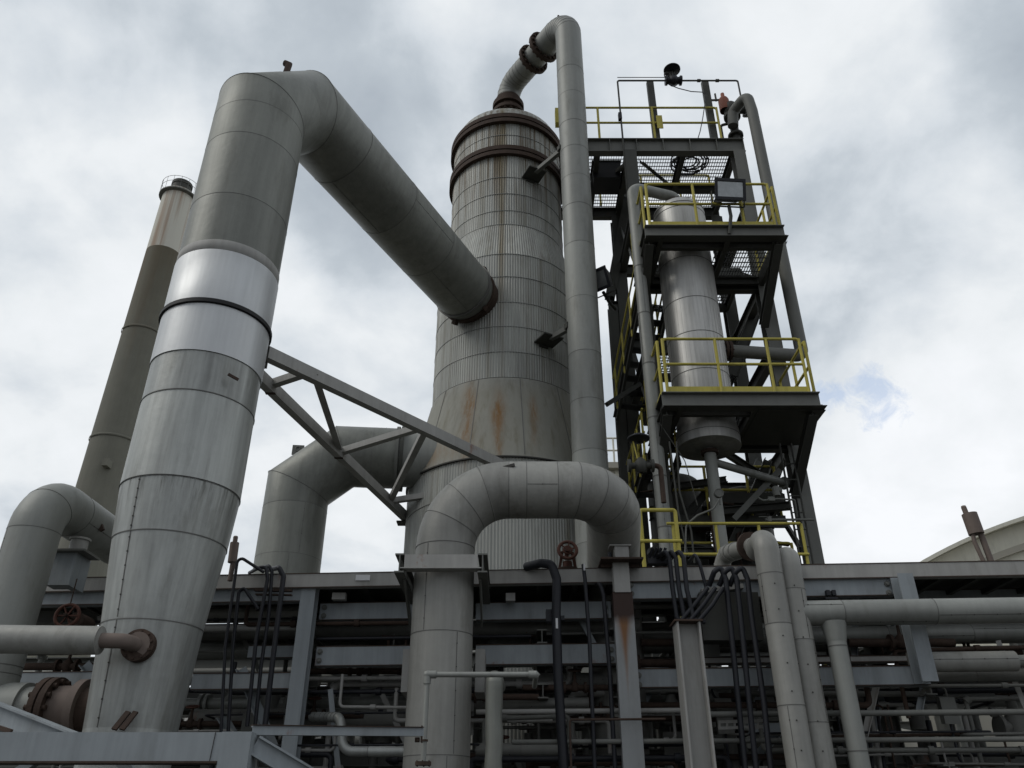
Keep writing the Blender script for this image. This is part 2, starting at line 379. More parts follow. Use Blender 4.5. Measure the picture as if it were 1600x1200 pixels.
def mitre_ring(b, P, ta, tb, r, w=.005):
    nn = (ta+tb).normalized(); u = ta.orthogonal().normalized(); v = ta.cross(u); pts = []
    for i in range(65):
        o = (u*math.cos(2*math.pi*i/64)+v*math.sin(2*math.pi*i/64))*r; pts.append(P+o-ta*(o.dot(nn)/ta.dot(nn)))
    b.tube(pts, w, 6, False)
def seams(b, path, r, ss, m=None, w=.014, e=.004, n=32):
    for s_ in ss:
        p, t = along(path, s_); b.tube([p-t*w/2, p+t*w/2], r+e, n, True, m or SEAM)

# ================================================================ setting: ground
b = MB(); b.mats = [GRAVEL]; b.add([(-600,-100,0),(600,-100,0),(600,900,0),(-600,900,0)], [(0,1,2,3)]); tag(b.build('ground', GRAVEL), None, None, None, 'structure')

# ================================================================ chimney
cb_ = at(279, 290, 40); CX = cb_.x + .25
t = thing('chimney', (CX, 40, 0), 'tall tapered concrete chimney with a white painted top, far left behind the big riser', 'chimney')
ZT = at(279, 303, 40).z
def f(b):
    prof = [(1.62, 0), (1.30, 14), (1.13, 26), (.99, ZT-.5)]
    b.lathe((CX, 40, 0), prof, 48)
    b.lathe((CX, 40, 0), [(.99, ZT-.5), (1.02, ZT-.5), (1.02, ZT-.2), (.62, ZT-.1)], 48, sharp=True)
part('shaft', t, CHIM, f)
def f(b):
    b.lathe((CX, 40, 0), [(.62, ZT-.3), (.62, ZT+.75), (.52, ZT+.75), (.52, ZT-.1)], 32, sharp=True); b.lathe((CX, 40, 0), [(.66, ZT+.55), (.66, ZT+.78), (.6, ZT+.78)], 32, sharp=True)
part('flue_tip', t, STEEL, f)
def f(b):
    b.lathe((CX, 40, 0), [(1.0, ZT-.55), (1.22, ZT-.5), (1.22, ZT-.42), (1.0, ZT-.42)], 32, sharp=True)
    for z in (ZT+.1, ZT+.5): b.torus((CX, 40, z), (0, 0, 1), 1.2, .014, 32, 6)
    for i in range(16):
        a = 2*math.pi*i/16; p = Vector((CX+1.2*math.cos(a), 40+1.2*math.sin(a), ZT-.5)); b.cyl(p, p+Vector((0, 0, 1.02)), .012, 6)
part('guard_rail', t, STEELM, f)
for z in (7, 13.5, 20, 27):
    rr = 1.62-(1.62-.99)*(z/ZT)**.75+.02
    part('pour_band', t, CHIM, lambda b: b.lathe((CX, 40, 0), [(rr, z), (rr+.02, z+.02), (rr+.02, z+.12), (rr, z+.14)], 40))
p = at(168, 725, 38.8); part('inspection_box', t, CHIM, lambda b: b.box(p-Vector((.15, .3, .2)), p+Vector((.15, .2, .2))))


# ================================================================ the big riser and crossover duct
RX, RY = at(284, 770, 8.3).x, 8.3; RR = .62; ZD = 11.28
TX, TY = -.13, 15.2                       # tower centre
dirD = Vector((TX-RX, TY-RY, 0)).normalized(); distD = math.hypot(TX-RX, TY-RY)
t = thing('riser_duct', (RX, RY, 0), 'huge silver insulated riser duct with an elbow, crossing over to the stained tower', 'duct')
def zf(py): return at(300, py, RY-RR).z    # height on the riser's front
zs = dict(a=7.72, b=6.97, c=6.30)
def f(b):   # lower reducer
    for c_, q_ in ((.3, [(.40, 0), (.42, 2.4)]), (-.5, [(.42, 2.4), (.487, 3.38)]), (.5, [(.487, 3.38), (.575, 4.22)]), (-.3, [(.578, 4.22), (.622, 4.80)])): b.cur = c_; b.lathe((RX, RY, 0), q_, 64)
    b.cur = 0.0
    for z, r in ((4.22, .578), (3.36, .486), (2.2, .422)): b.lathe((RX, RY, 0), [(r, z-.006), (r+.004, z-.006), (r+.004, z+.004), (r, z+.004)], 64, SEAML, sharp=True)
    # vertical lap with screws
    ang = -math.pi/2-.35
    for z0, r0, z1, r1 in ((2.4, .42, 3.36, .486), (3.38, .487, 4.22, .575), (4.22, .578, 4.80, .622)):
        d = Vector((math.cos(ang), math.sin(ang), 0)); p = Vector((RX, RY, z0))+d*(r0+.001); q = Vector((RX, RY, z1))+d*(r1+.001)
        b.bar(p, q, .010, .005, d, SEAML)
        for k in range(6):
            c = p.lerp(q, (k+.5)/6); b.cyl(c, c+d*.008, .008, 6, SEAM)
part('reducer', t, RISM, f)
def f(b):
    b.cur = .9; b.lathe((RX, RY, 0), [(.626, 4.78), (.622, 5.8)], 64); b.cur = -1.2; b.lathe((RX, RY, 0), [(.622, 5.8), (.622, 6.3)], 64); b.cur = 0.0
    for z in (4.79, 5.8): b.lathe((RX, RY, 0), [(.622, z-.006), (.630, z-.006), (.630, z+.004), (.62, z+.004)], 64, SEAM if z < 5 else SEAML, sharp=True)
part('lower_jacket', t, RISM, f)
def f(b):
    b.lathe((RX, RY, 0), [(.635, 6.3), (.635, 6.93)], 64); b.lathe((RX, RY, 0), [(.635, 7.0), (.635, 7.72), (.62, 7.73)], 64)
    b.lathe((RX, RY, 0), [(.62, 6.3), (.635, 6.3)], 64, sharp=True)
part('bright_jacket', t, ALUB, f, 'shiny new aluminium jacket section')
def f(b): b.lathe((RX, RY, 0), [(.62, 6.93), (.662, 6.94), (.662, 6.99), (.62, 7.0)], 64, sharp=True)
part('clamp_band', t, BLACKB, f)
zb = ZD-.50
up = [Vector((RX, RY, 7.72)), Vector((RX, RY, ZD-.72)), Vector((RX, RY, ZD))+dirD*.0]
p1 = Vector((RX, RY, ZD-.66)); p2 = Vector((RX, RY, ZD+.24))+dirD*.80; pend = Vector((RX, RY, ZD))+dirD*(distD-1.95)
# the mitred elbow: riser, one 45 degree piece, duct
EL = [Vector((RX, RY, 7.72)), p1, p2, pend]
def f(b):
    jacket(b, [EL[0], p1, (p1+p2)/2], RR, [zf(300)-7.72, zf(205)-7.72, min(zf(150)-7.72-.02, p1.z-7.72-.32)], 64, lap=False)
    b.lathe((RX, RY, 0), [(.622, 7.73), (.628, 7.735), (.628, 7.87), (.62, 7.88)], 64, GALVP)
part('upper_jacket', t, ALUD, f)
def f(b):
    l0 = (p2-p1).length/2; jacket(b, [(p1+p2)/2, p2, pend], RR, [l0+.95, l0+2.3, l0+3.6], 64, face=(.3, -.5, -.8))
part('crossover', t, ALUD, f)
def f(b):    # welded mitre seams, in the bisecting planes
    for P, ta, tb in ((p1, Vector((0, 0, 1)), (p2-p1).normalized()), (p2, (p2-p1).normalized(), (pend-p2).normalized())):
        mitre_ring(b, P, ta, tb, RR)
part('mitre_seam', t, SEAML, f)
def f(b):
    c = pend; b.cyl(c-dirD*.02, c+dirD*.04, RR+.025, 48, SEAML)
    b.cyl(c+dirD*.04, c+dirD*.22, RR-.04, 48, ALUD); b.cyl(c+dirD*.22, c+dirD*.27, RR+.0, 48); b.cyl(c+dirD*.27, c+dirD*.6, RR-.05, 48)
    for ang in (-.2, .6, 2.4, 3.6):
        q = Matrix.Rotation(ang, 3, dirD) @ Vector((0, 0, 1)); b.bar(c+q*(RR+.04)+dirD*.17, c+q*(RR+.02)+dirD*.27, .09, .10, q)
part('end_flange', t, RUST, f)
def f(b):
    p = Vector((RX, RY, ZD+.33))+dirD*.25; b.tube([p, p+Vector((.04, 0, .42)), p+Vector((-.03, 0, .46))], .05, 10)
part('vent_stub', t, RUST, f)
def f(b):    # dark gash and dent scar
    p = at(363, 587, RY-.53); b.bar(p-Vector((.05, .0, -.02)), p+Vector((.06, .04, -.03)), .02, .03)
part('scar', t, RUST, f)
def f(b):    # saddle lug at the foot
    for px in (178, 190): p = at(px, 1140, RY-.55); b.bar(p, p+Vector((.05, .1, .16)), .02, .05, (1, 0, 0))
part('foot_lug', t, RUST, f)
# small bare nozzle on its front, with the flange
fc = at(203, 1003, 7.80); 
# ================================================================ tower
t = thing('process_tower', (TX, TY, 0), 'wide corrugated clad process tower with rust stains in the middle of the picture', 'tower')
r1, r2, r3 = 1.335, 1.555, 1.95
ZC0, ZC1 = 7.5, 9.3; ZU0, ZU1 = 12.35, 13.35; ZTOP = 16.7
def flute(b, rz, n=176, amp=.0095, m=None):          # corrugated sheet: list of (r, z) rings, real ribs
    k = 4; nn = n*k; vs = []
    for r, z in rz:
        for i in range(nn):
            a = 2*math.pi*i/nn; rr = r+amp*(0, 1, 1, 0)[i % k]; vs.append((TX+rr*math.cos(a), TY+rr*math.sin(a), z))
    o = len(b.f); b.add(vs, [(q*nn+i, q*nn+(i+1) % nn, (q+1)*nn+(i+1) % nn, (q+1)*nn+i) for q in range(len(rz)-1) for i in range(nn)], m)
    for q in range(len(rz)-1):
        sh = jr.randrange(20); tt_ = [jr.uniform(-1, 1) for _ in range(12)]
        for i in range(nn): b.tn[o+q*nn+i] = tt_[((i//k+sh)*11//n) % 12]
def hoop(b, r, z, w=.02, e=.02, m=None):
    w = .010; e = min(e, .016); m = HOOPM if m is SEAML else m; b.lathe((TX, TY, 0), [(r-.01, z-w/2), (r+e, z-w/2), (r+e, z+w/2), (r-.01, z+w/2)], 96, m, sharp=True)
part('lower_shell', t, TOWM, lambda b: (flute(b, [(r3, 0), (r3, 2.2), (r3, 3.7), (r3, 5.2), (r3, 6.75), (r3, ZC0)], 210), [hoop(b, r3, z, m=SEAML) for z in (2.2, 3.7, 5.2, 6.75)]))
def f(b):
    b.lathe((TX, TY, 0), [(r3+.04, ZC0-.05), (r3+.03, ZC0), (r2+.02, ZC1)], 96)
    for k in range(12):
        a = 2*math.pi*(k+.35)/12; d = Vector((math.cos(a), math.sin(a), 0)); p = Vector((TX, TY, ZC0))+d*(r3+.034); q = Vector((TX, TY, ZC1))+d*(r2+.024)
        b.bar(p, q, .012, .006, d, SEAML)
part('skirt_cone', t, CONEM, f)
part('cone_drip_edge', t, SEAM, lambda b: (b.lathe((TX, TY, 0), [(r3-.02, ZC0-.07), (r3+.05, ZC0-.07), (r3+.05, ZC0-.045), (r3, ZC0-.04)], 96, sharp=True), hoop(b, r2, ZC1+.01, .03, .035)))
part('middle_shell', t, TOWM, lambda b: (flute(b, [(r2, ZC1), (r2, 9.9), (r2, 10.5), (r2, 11.1), (r2, 11.75), (r2, ZU0)]), [hoop(b, r2, z, .018, .024, SEAML) for z in (9.9, 10.5, 11.1, 11.75)]))
part('upper_cone', t, TOWM, lambda b: (flute(b, [(r2, ZU0), (r1, ZU1)]), [hoop(b, r2, ZU0, .02, .025, SEAML), hoop(b, r1, ZU1, .02, .025, SEAML)]))
part('upper_shell', t, TOWM, lambda b: (flute(b, [(r1, ZU1), (r1, 13.75), (r1, 14.25), (r1, 14.75), (r1, 15.5), (r1, 16.1), (r1, ZTOP-.15)], 150), [hoop(b, r1, z, .02, .02, SEAML) for z in (13.75, 14.25, 14.75, 16.1)]))
def f(b):
    for z in (15.42, ZTOP-.22):
        b.lathe((TX, TY, 0), [(r1, z), (r1+.10, z), (r1+.10, z+.11), (r1+.02, z+.11), (r1+.02, z+.15), (r1+.10, z+.15), (r1+.10, z+.27), (r1, z+.27)], 96, sharp=True)
part('girth_flange', t, RUST, f)
part('head', t, TOWM, lambda b: b.lathe((TX, TY, 0), [(r1+.06, ZTOP+.05)]+[(1.38*math.cos(a*math.pi/16), ZTOP+.05+.85*math.sin(a*math.pi/16)) for a in range(1, 8)]+[(.25, ZTOP+.93)], 64))
def f(b):
    b.cyl((TX+.03, TY, ZTOP+.8), (TX+.03, TY, 18.75), .345, 32); b.flange((TX+.03, TY, 18.50), (0, 0, 1), .42, .16, None, 0); b.flange((TX+.03, TY, 18.20), (0, 0, 1), .44, .10, None, 16)
part('top_nozzle', t, RUST, f)
def f(b):
    for px, py in ((872, 185),): p = at(px, py, TY+.3); b.box(p-Vector((.08, .1, .25)), p+Vector((.08, .1, .3)))
part('lifting_lug', t, YEL, f)

# ---------------------------------------------------------------- tall pipe and gooseneck
PX_, PY_ = at(921, 700, 13.0).x, 13.0; PR = .315; ZG = 19.15
t = thing('overhead_pipe', (PX_, PY_, 0), 'tall thin grey vapour pipe in front of the tower, curving over to its top', 'pipe')
NX, NY = TX+.03, TY
dg = Vector((NX-PX_, NY-PY_, 0)); lg = dg.length; dg.normalize()
path = fillet([Vector((PX_, PY_, 0)), Vector((PX_, PY_, ZG)), Vector((NX, NY, ZG+.12)), Vector((NX, NY, 18.4))], [.62, 1.30], 9)
cut = plen(path[:11])+.36
def f(b):
    pa = [p for i, p in enumerate(path) if i <= 10]; e1, t1 = along(path, cut); pa.append(e1); jacket(b, pa, PR, [at(900, y, PY_-PR).z for y in (845, 700, 620, 545, 460, 375, 315, 270, 225, 185, 140, 100)], 40, lap=False)
    for k in range(2, 10): p = path[k]; tt = (path[k+1]-path[k-1]).normalized(); b.tube([p-tt*.005, p+tt*.005], PR+.004, 40, True, SEAML)
part('riser', t, PIPEG, f)
def f(b):
    s0, tt = along(path, cut); b.flange(s0+tt*.05, tt, PR+.12, .09, None, 16); s1, t1 = along(path, cut+.52); b.flange(s1, t1, PR+.11, .09, None, 16)
part('flange', t, RUST, f)
def f(b):
    s0, tt = along(path, cut); L_ = plen(path); s = cut+.05; pp = []
    n = 16
    for k in range(n+1): pp.append(along(path, s+(L_-s)*k/n)[0])
    b.tube(pp, PR-.01, 40)
    for k in range(6, n-1): p = pp[k]; q = (pp[k+1]-pp[k-1]).normalized(); b.tube([p-q*.005, p+q*.005], PR-.006, 40, True, SEAML)
part('gooseneck', t, PIPEG, f)
part('vent_stub', t, RUST, lambda b: b.cyl(Vector((PX_, PY_, ZG+.15))+dg*.35, Vector((PX_, PY_, ZG+.55))+dg*.35, .03, 8))
for (ax, ay), (bx, by) in (((828, 282), (876, 236)), ((842, 545), (888, 513))):
    q = at(bx, by, PY_+.05); p = at(ax, ay, PY_+1.0)
    t = thing('guide_bracket', (p.x, p.y, p.z-.1), 'steel arm bracket under the lower girth flange guiding the tall pipe' if ay < 400 else 'steel arm bracket guiding the tall pipe halfway up the tower', 'bracket', 'guide brackets between tower and tall pipe')
    # plate on the shell
    dd = Vector((p.x-TX, p.y-TY, 0)).normalized(); rad = r1 if ay < 400 else r2; p = Vector((TX, TY, p.z))+dd*(rad+.30)
    def f(b, p=p, dd=dd):
        sd_ = dd.cross(Vector((0, 0, 1))); b.prism(p-dd*.30, p+dd*.12, [(-.22, -.015), (.22, -.015), (.22, .015), (-.22, .015)]); b.bar(p-dd*.30-Vector((0, 0, .05)), p-dd*.27-Vector((0, 0, .05)), .2, .06)
    part('wall_plate', t, STEEL, f)
    part('arm', t, STEELM, lambda b, p=p, q=q: b.channel(p, q, .09, .10))
    part('pipe_clip', t, STEEL, lambda b, q=q: b.bar(q-Vector((.06, .1, 0)), q+Vector((.1, -.02, 0)), .12, .12))

# ---------------------------------------------------------------- lower side pipe with mitred elbow into the tower
SY = 14.2; SX = at(458, 820, SY).x; SR = .585; ce, se = math.cos(R(24)), math.sin(R(24)); ZS = at(560, 666, SY-SR*se).z-SR*ce
sd_ = Vector((1, .06, 0)).normalized()
t = thing('side_inlet_pipe', (SX, SY, 0), 'large grey mitred elbow pipe entering the left side of the tower skirt', 'pipe')
q1 = Vector((SX, SY, at(425, 745, SY).z-.24)); q0 = Vector((SX, SY, 0)); q2 = Vector((at(525, 668, SY).x+.24, SY, ZS)); q3 = Vector((at(618, 710, SY).x, SY+.1, ZS)); sd_ = (q3-q2).normalized()
def f(b):
    L1 = (q1-q0).length; L2 = (q2-q1).length
    jacket(b, [q0, q1, q2, q3], SR, [L1-2.2, L1-1.4, L1-.45, L1+L2+.55], 56)
    ts = [(q1-q0).normalized(), (q2-q1).normalized(), (q3-q2).normalized()]
    for P, ta, tb in ((q1, ts[0], ts[1]), (q2, ts[1], ts[2])): b.mi(SEAML); f0 = len(b.f); mitre_ring(b, P, ta, tb, SR); b.m[f0:] = [b.mi(SEAML)]*(len(b.f)-f0)
part('pipe_body', t, ALUD, f)
def f(b):
    b.cyl(q3, q3+sd_*.06, SR+.04, 48, STEELM); b.cyl(q3+sd_*.09, q3+sd_*.15, SR+.05, 48, STEEL); b.cyl(q3+sd_*.0, q3+sd_*.9, SR-.04, 48, PIPEG)
part('flange', t, RUST, f)
def f(b):
    m_ = (q1+q2)/2; nn = Vector((-sd_.x, -sd_.y, 1)).normalized(); p = m_+nn*(SR-.10)-sd_*.16
    b.bar(p, p+Vector((0, 0, .20)), .03, .22, sd_); b.torus(p+Vector((0, -.02, .12)), (0, 1, 0), .045, .015, 12, 6)
part('lifting_lug', t, STEELM, f)

# ---------------------------------------------------------------- horizontal brace truss, riser to tower
ZB = 6.93
A0, A1 = atz(416, 552, ZB), atz(760, 716, ZB); B0, B1 = atz(405, 588, ZB), atz(634, 808, ZB)
A1 = A0+(A1-A0)*1.09
t = thing('brace_truss', (A0.x, A0.y, ZB), 'pale steel lattice truss bracing the big riser against the tower', 'truss')
part('chord', t, GALVP, lambda b: b.channel(A0, A1, .12, .17, .012, side=1)); part('chord', t, GALVP, lambda b: b.channel(B0, B1, .12, .17, .012, side=1))
def on(P, Q, px):   # point of a chord at a picture column
    lo, hi = 0., 1.
    for _ in range(40):
        m_ = (lo+hi)/2; p = P.lerp(Q, m_); dx = 800+FPX*p.x/(p.y*math.cos(PITCH)+(p.z-CH)*math.sin(PITCH))
        if dx < px: lo = m_
        else: hi = m_
    return P.lerp(Q, lo)
A2 = A0+(A1-A0)
for pa, pb in ((on(A0, A1, 480), on(B0, B1, 420)), (on(A0, A1, 485), on(B0, B1, 525)), (on(A0, A1, 660), on(B0, B1, 530)), (on(A0, A1, 662), on(B0, B1, 607)), (atz(700, 772, ZB), on(B0, B1, 610))):
    part('web_member', t, GALVP, lambda b, pa=pa, pb=pb: b.angle(pa, pb, .10, .01))
def f(b):
    b.box(A0-Vector((.07, .12, .16)), A0+Vector((.0, .12, .16))); b.box(B1+Vector((-.16, -.12, -.14)), B1+Vector((.22, .12, -.11))); b.box(B1+Vector((-.03, -.1, -.11)), B1+Vector((.0, .1, .12)))
part('end_plate', t, STEEL, f)
part('gusset', t, RUST, lambda b: [b.box(on(B0, B1, x)+Vector((-.07, -.03, -.09)), on(B0, B1, x)+Vector((.07, .03, -.085))) for x in (424, 530)])

# ================================================================ U-shaped return pipe in the foreground
UX, UY, UR = at(692, 950, 8.6).x, 8.6, .325; ZUA = 4.98
t = thing('return_pipe', (UX, UY, 0), 'thick insulated pipe arching over the rack in an inverted U, front centre', 'pipe')
upth = fillet([Vector((UX, UY, 0)), Vector((UX, UY, ZUA)), Vector((1.16, UY, ZUA)), Vector((1.30, UY+1.55, ZUA-.55)), Vector((1.25, UY+1.75, 0))], [.70, .55, .50], 12)
def f(b):
    s0 = plen(upth[:14]); es = [plen(upth[:k+1]) for k in (1, 4, 7, 10, 13)]; ts_ = [plen(upth[:k+1]) for k in (15, 18, 21, 24, 28)]
    jacket(b, upth, UR, [1.55, 2.2, 3.35]+es+[s0+.20, s0+.55]+ts_, 48)
part('pipe_body', t, ALUW, f)
def f(b):   # dented flap and patch near the crown
    p = at(800, 728, UY-.28); b.bar(p-Vector((.10, -.02, .015)), p+Vector((.03, -.01, .01)), .02, .035)
part('jacket_dent', t, SEAM, f)
t = thing('pipe_clamp_frame', (UX, UY, 4.1), 'short grey beams framing the foot of the arching pipe on the rack', 'support')
zq = at(692, 888, UY-.42).z; zq2 = at(692, 868, UY-.42).z
part('front_beam', t, GALVP, lambda b: b.channel((UX-.38, UY-.42, (zq+zq2)/2), (UX+.38, UY-.42, (zq+zq2)/2), .08, zq2-zq, side=1))
part('front_beam', t, GALVP, lambda b: b.box((UX-.42, UY-.47, zq-.012), (UX+.42, UY-.33, zq-.001)))
for sx in (-1, 1): part('side_beam', t, STEELM, lambda b, sx=sx: b.ibeam((UX+sx*.43, UY-.46, (zq+zq2)/2-.02), (UX+sx*.43, UY+.9, (zq+zq2)/2-.02), .10, .2))
for sx in (-1, 1): part('gusset', t, STEELM, lambda b, sx=sx: b.bar((UX+sx*.40, UY-.2, zq-.02), (UX+sx*.40, UY+.5, zq-.35), .02, .12))

# ================================================================ steel access tower on the right
FLx, FRx, Fy, By = 2.72, 5.22, 13.6, 15.9
ZDK = at(1050, 240, Fy).z; ZDT = at(1050, 219, Fy).z
t = thing('steel_access_tower', (4, 14.7, 0), 'dark steel frame tower carrying the vessel, right of the process tower', 'structure')
tower_frame = t
for x, y, zt in ((FLx, Fy, ZDK), (FRx, Fy, ZDK), (FLx-.05, By, ZDK), (FRx, By, ZDK)):
    part('column', t, STEELM if y == Fy and x > 4 else STEEL, lambda b, x=x, y=y, zt=zt: b.ibeam((x, y, 0), (x, y, zt), .27, .27, .02, .014, (0, 1, 0)))
pp = at(957, 480, By); part('column', t, STEEL, lambda b: b.ibeam((pp.x, By, 0), (pp.x, By, pp.z), .22, .22, .02, .014, (0, 1, 0)))
part('brace', t, STEEL, lambda b: b.ibeam(at(953, 466, By), at(985, 290, By-.3), .24, .24, .018, .014, (0, 1, 0)))
part('beam', t, STEEL, lambda b: b.ibeam((pp.x-.1, By, pp.z), (FLx, By, pp.z), .18, .25))
lev = [8.0, 11.45]
z1_, z2_ = at(1150, 612, 11.9).z, at(1110, 352, 11.9).z
for z in (z1_-.2, z2_-.2, 13.6, 9.9, 5.4, 3.2):
    for (xa, ya), (xb, yb) in (((FLx, Fy), (FRx, Fy)), ((FLx, By), (FRx, By)), ((FLx, Fy), (FLx, By)), ((FRx, Fy), (FRx, By))):
        if z in (13.6, 9.9) and ya == yb == Fy: continue
        part('beam', t, STEEL, lambda b, xa=xa, ya=ya, xb=xb, yb=yb, z=z: b.ibeam((xa, ya, z), (xb, yb, z), .16, .28))
for a_, b_ in (((FRx, Fy+.1, 5.4), (FRx, By, 8.0)), ((FLx, Fy+.1, 8), (FLx, By, 11.4)), ((FRx, Fy+.1, 11.6), (FRx, By, 13.6)), ((FLx, Fy+.1, 11.6), (FLx, By, 15)), ((FLx+.2, By, 3.2), (FRx-.2, By, 5.4))):
    part('brace', t, STEEL, lambda b, a_=a_, b_=b_: b.angle(a_, b_, .12, .012))
part('brace', t, STEELM, lambda b: b.bar(at(1218, 735, Fy), at(1146, 812, Fy), .10, .10))
part('brace', t, STEEL, lambda b: b.bar(at(948, 632, 14.2), at(1000, 600, 14.6), .09, .09))
# gratings are parts of their platform
def grating(b, x0, x1, y0, y1, z, hole=None, pitch=.055, cross=.15):
    def seg(ax, c, lo, hi):     # split by a round hole
        if hole:
            hx, hy, hr = hole; h0, h1 = (hx, hy) if ax == 'y' else (hy, hx); dd = c-h0
            if abs(dd) < hr:
                w = math.sqrt(hr*hr-dd*dd); return [s_ for s_ in ((lo, min(hi, h1-w)), (max(lo, h1+w), hi)) if s_[1] > s_[0]]
        return [(lo, hi)]
    x = x0+pitch/2
    while x < x1:
        for a, c in seg('y', x, y0, y1): b.box((x-.003, a, z-.032), (x+.003, c, z))
        x += pitch
    y = y0+cross/2
    while y < y1:
        for a, c in seg('x', y, x0, x1): b.box((a, y-.004, z-.030), (c, y+.004, z-.006))
        y += cross
VX, VY, VR = 3.48, 12.9, .525
def railing(tt, name, posts, H=1.07, toe=True, rr=.026, closed=None, ends=(), loop=True):
    """posts: list of base points; top and mid rail joined by rounded ends as one bent tube"""
    h = part(name, tt, YEL, lambda b: b.tube(fillet([posts[0]+Vector((0, 0, H*.52)), posts[0]+Vector((0, 0, H))]+[p+Vector((0, 0, H)) for p in posts[1:]]+[posts[-1]+Vector((0, 0, H*.52))], .07, 4), rr, 8))
    def f(b):
        for a, c in zip(posts, posts[1:]): b.cyl(a+Vector((0, 0, H*.52)), c+Vector((0, 0, H*.52)), rr, 8)
    part('mid_rail', h, YEL, f)
    for p in posts: part('post', h, YEL, lambda b, p=p: b.cyl(p, p+Vector((0, 0, H)), rr*1.1, 8))
    if toe:
        def f(b):
            for a, c in zip(posts, posts[1:]): b.bar(a+Vector((0, 0, .06)), c+Vector((0, 0, .06)), .008, .11)
        part('toe_board', h, YEL, f)
    return h
def platform(z, x0, x1, y0, y1, label, hole, plate=False):
    tt = thing('service_platform', ((x0+x1)/2, y1, z), label, 'platform', 'cantilevered platforms around the vertical vessel')
    part('grating_deck', tt, GRATE, lambda b: grating(b, x0, x1, y0, y1, z, hole))
    d = .26
    part('edge_beam', tt, STEELM, lambda b: b.channel((x0-.03, y0, z-d/2-.02), (x1+.03, y0, z-d/2-.02), .09, d, side=-1))
    for xx in (x0, x1): part('edge_beam', tt, STEEL, lambda b, xx=xx: b.channel((xx, y0+.06, z-d/2-.02), (xx, y1, z-d/2-.02), .09, d, side=1 if xx == x0 else -1))
    for yy in (y0+.42, y1-.02): part('joist', tt, STEEL, lambda b, yy=yy: b.ibeam((x0+.05, yy, z-.16), (x1-.05, yy, z-.16), .09, .18))
    for xx in (VX-VR-.12, VX+VR+.12): part('joist', tt, STEEL, lambda b, xx=xx: b.ibeam((xx, y0+.05, z-.2), (xx, y1-.05, z-.2), .09, .2))
    for xx in (x0+.05, x1-.1): part('bracket', tt, STEEL, lambda b, xx=xx: b.ibeam((xx, y0+.12, z-d-.08), (xx, Fy-.1, z-1.25), .16, .16))
    return tt
PX0, PX1 = 2.56, 5.16
P1 = platform(z1_, PX0, PX1, 11.9, 13.5, 'lower cantilevered platform with yellow rails around the foot of the vessel', (VX, VY, VR+.05))
P2 = platform(z2_, PX0, PX1, 11.9, 13.5, 'upper cantilevered platform with yellow rails around the head of the vessel', (VX, VY, VR+.05))
P1b = part('soffit_plate', P1, STEEL, lambda b: (b.box((VX+VR+.15, 11.98, z1_-.31), (PX1+.12, 13.4, z1_-.30)), b.box((PX0-.03, 11.84, z1_-.295), (PX1+.1, 12.06, z1_-.285))))
part('soffit_plate', P2, STEEL, lambda b: b.box((PX0-.03, 11.84, z2_-.295), (PX1+.06, 12.04, z2_-.285)))
for tt, z in ((P1, z1_), (P2, z2_)):
    y0 = 11.93
    railing(tt, 'handrail', [Vector((x, y0, z)) for x in (PX0+.08, PX0+1.0, PX0+1.9, PX1-.12)])
    railing(tt, 'handrail', [Vector((PX0, y, z)) for y in (y0+.08, y0+.75, 13.45)])
    railing(tt, 'handrail', [Vector((PX1, y, z)) for y in (y0+.08, y0+.75, 13.45)])
# top deck
t = thing('top_deck', (3.3, 14.6, ZDT), 'highest grating deck on top of the steel tower, with a yellow guard rail', 'platform')
DX0, DX1 = 1.15, 5.34
part('grating_deck', t, GRATE, lambda b: grating(b, DX0, DX1, Fy+.05, By, ZDT, None, .06, .12))
part('front_beam', t, STEELM, lambda b: b.ibeam((DX0, Fy, (ZDT+ZDK)/2-.01), (DX1+.05, Fy, (ZDT+ZDK)/2-.01), .18, ZDT-ZDK-.02))
part('rear_beam', t, STEEL, lambda b: b.ibeam((DX0, By, (ZDT+ZDK)/2-.02), (DX1, By, (ZDT+ZDK)/2-.02), .16, .3))
part('middle_beam', t, STEEL, lambda b: b.ibeam((DX0, 14.95, (ZDT+ZDK)/2-.02), (DX1, 14.95, (ZDT+ZDK)/2-.02), .16, .22))
for x in (2.0, 2.72, 4.0, 5.2): part('cross_beam', t, STEEL, lambda b, x=x: b.ibeam((x, Fy+.1, (ZDT+ZDK)/2-.02), (x, By-.1, (ZDT+ZDK)/2-.02), .12, .24))
for k in range(7):
    x = DX0+.5+k*.62; part('stiffener', t, STEELM, lambda b, x=x: b.box((x-.006, Fy-.09, ZDK+.02), (x+.006, Fy-.012, ZDT-.03)))
part('brace', t, STEEL, lambda b: b.angle(at(1000, 255, Fy+.3), at(1045, 292, By-.5), .09, .01)); part('brace', t, STEEL, lambda b: b.angle(at(976, 258, Fy+.3), at(925, 300, By-.5), .09, .01))
railing(t, 'handrail', [Vector((x, Fy-.02, ZDT)) for x in (1.2, 2.05, 3.35, 4.9)], 1.05, False)
railing(t, 'handrail', [Vector((x, By-.05, ZDT)) for x in (1.2, 2.3, 3.4, 4.4, 5.2)], 1.05, False)
part('sign_plate', t, YEL, lambda b: b.box(at(1026, 190, Fy-.06)-Vector((.0, .01, .22)), at(1026, 190, Fy-.06)+Vector((.14, .01, .2))))
for px in (1018, 1108):
    p = at(px+8, 218, Fy+.1); q = at(px, 128, Fy+.1); part('davit_post', t, STEEL, lambda b, p=p, q=q: b.channel((p.x, p.y, ZDT), (p.x, p.y, q.z), .16, .12, up=(0, 1, 0)))
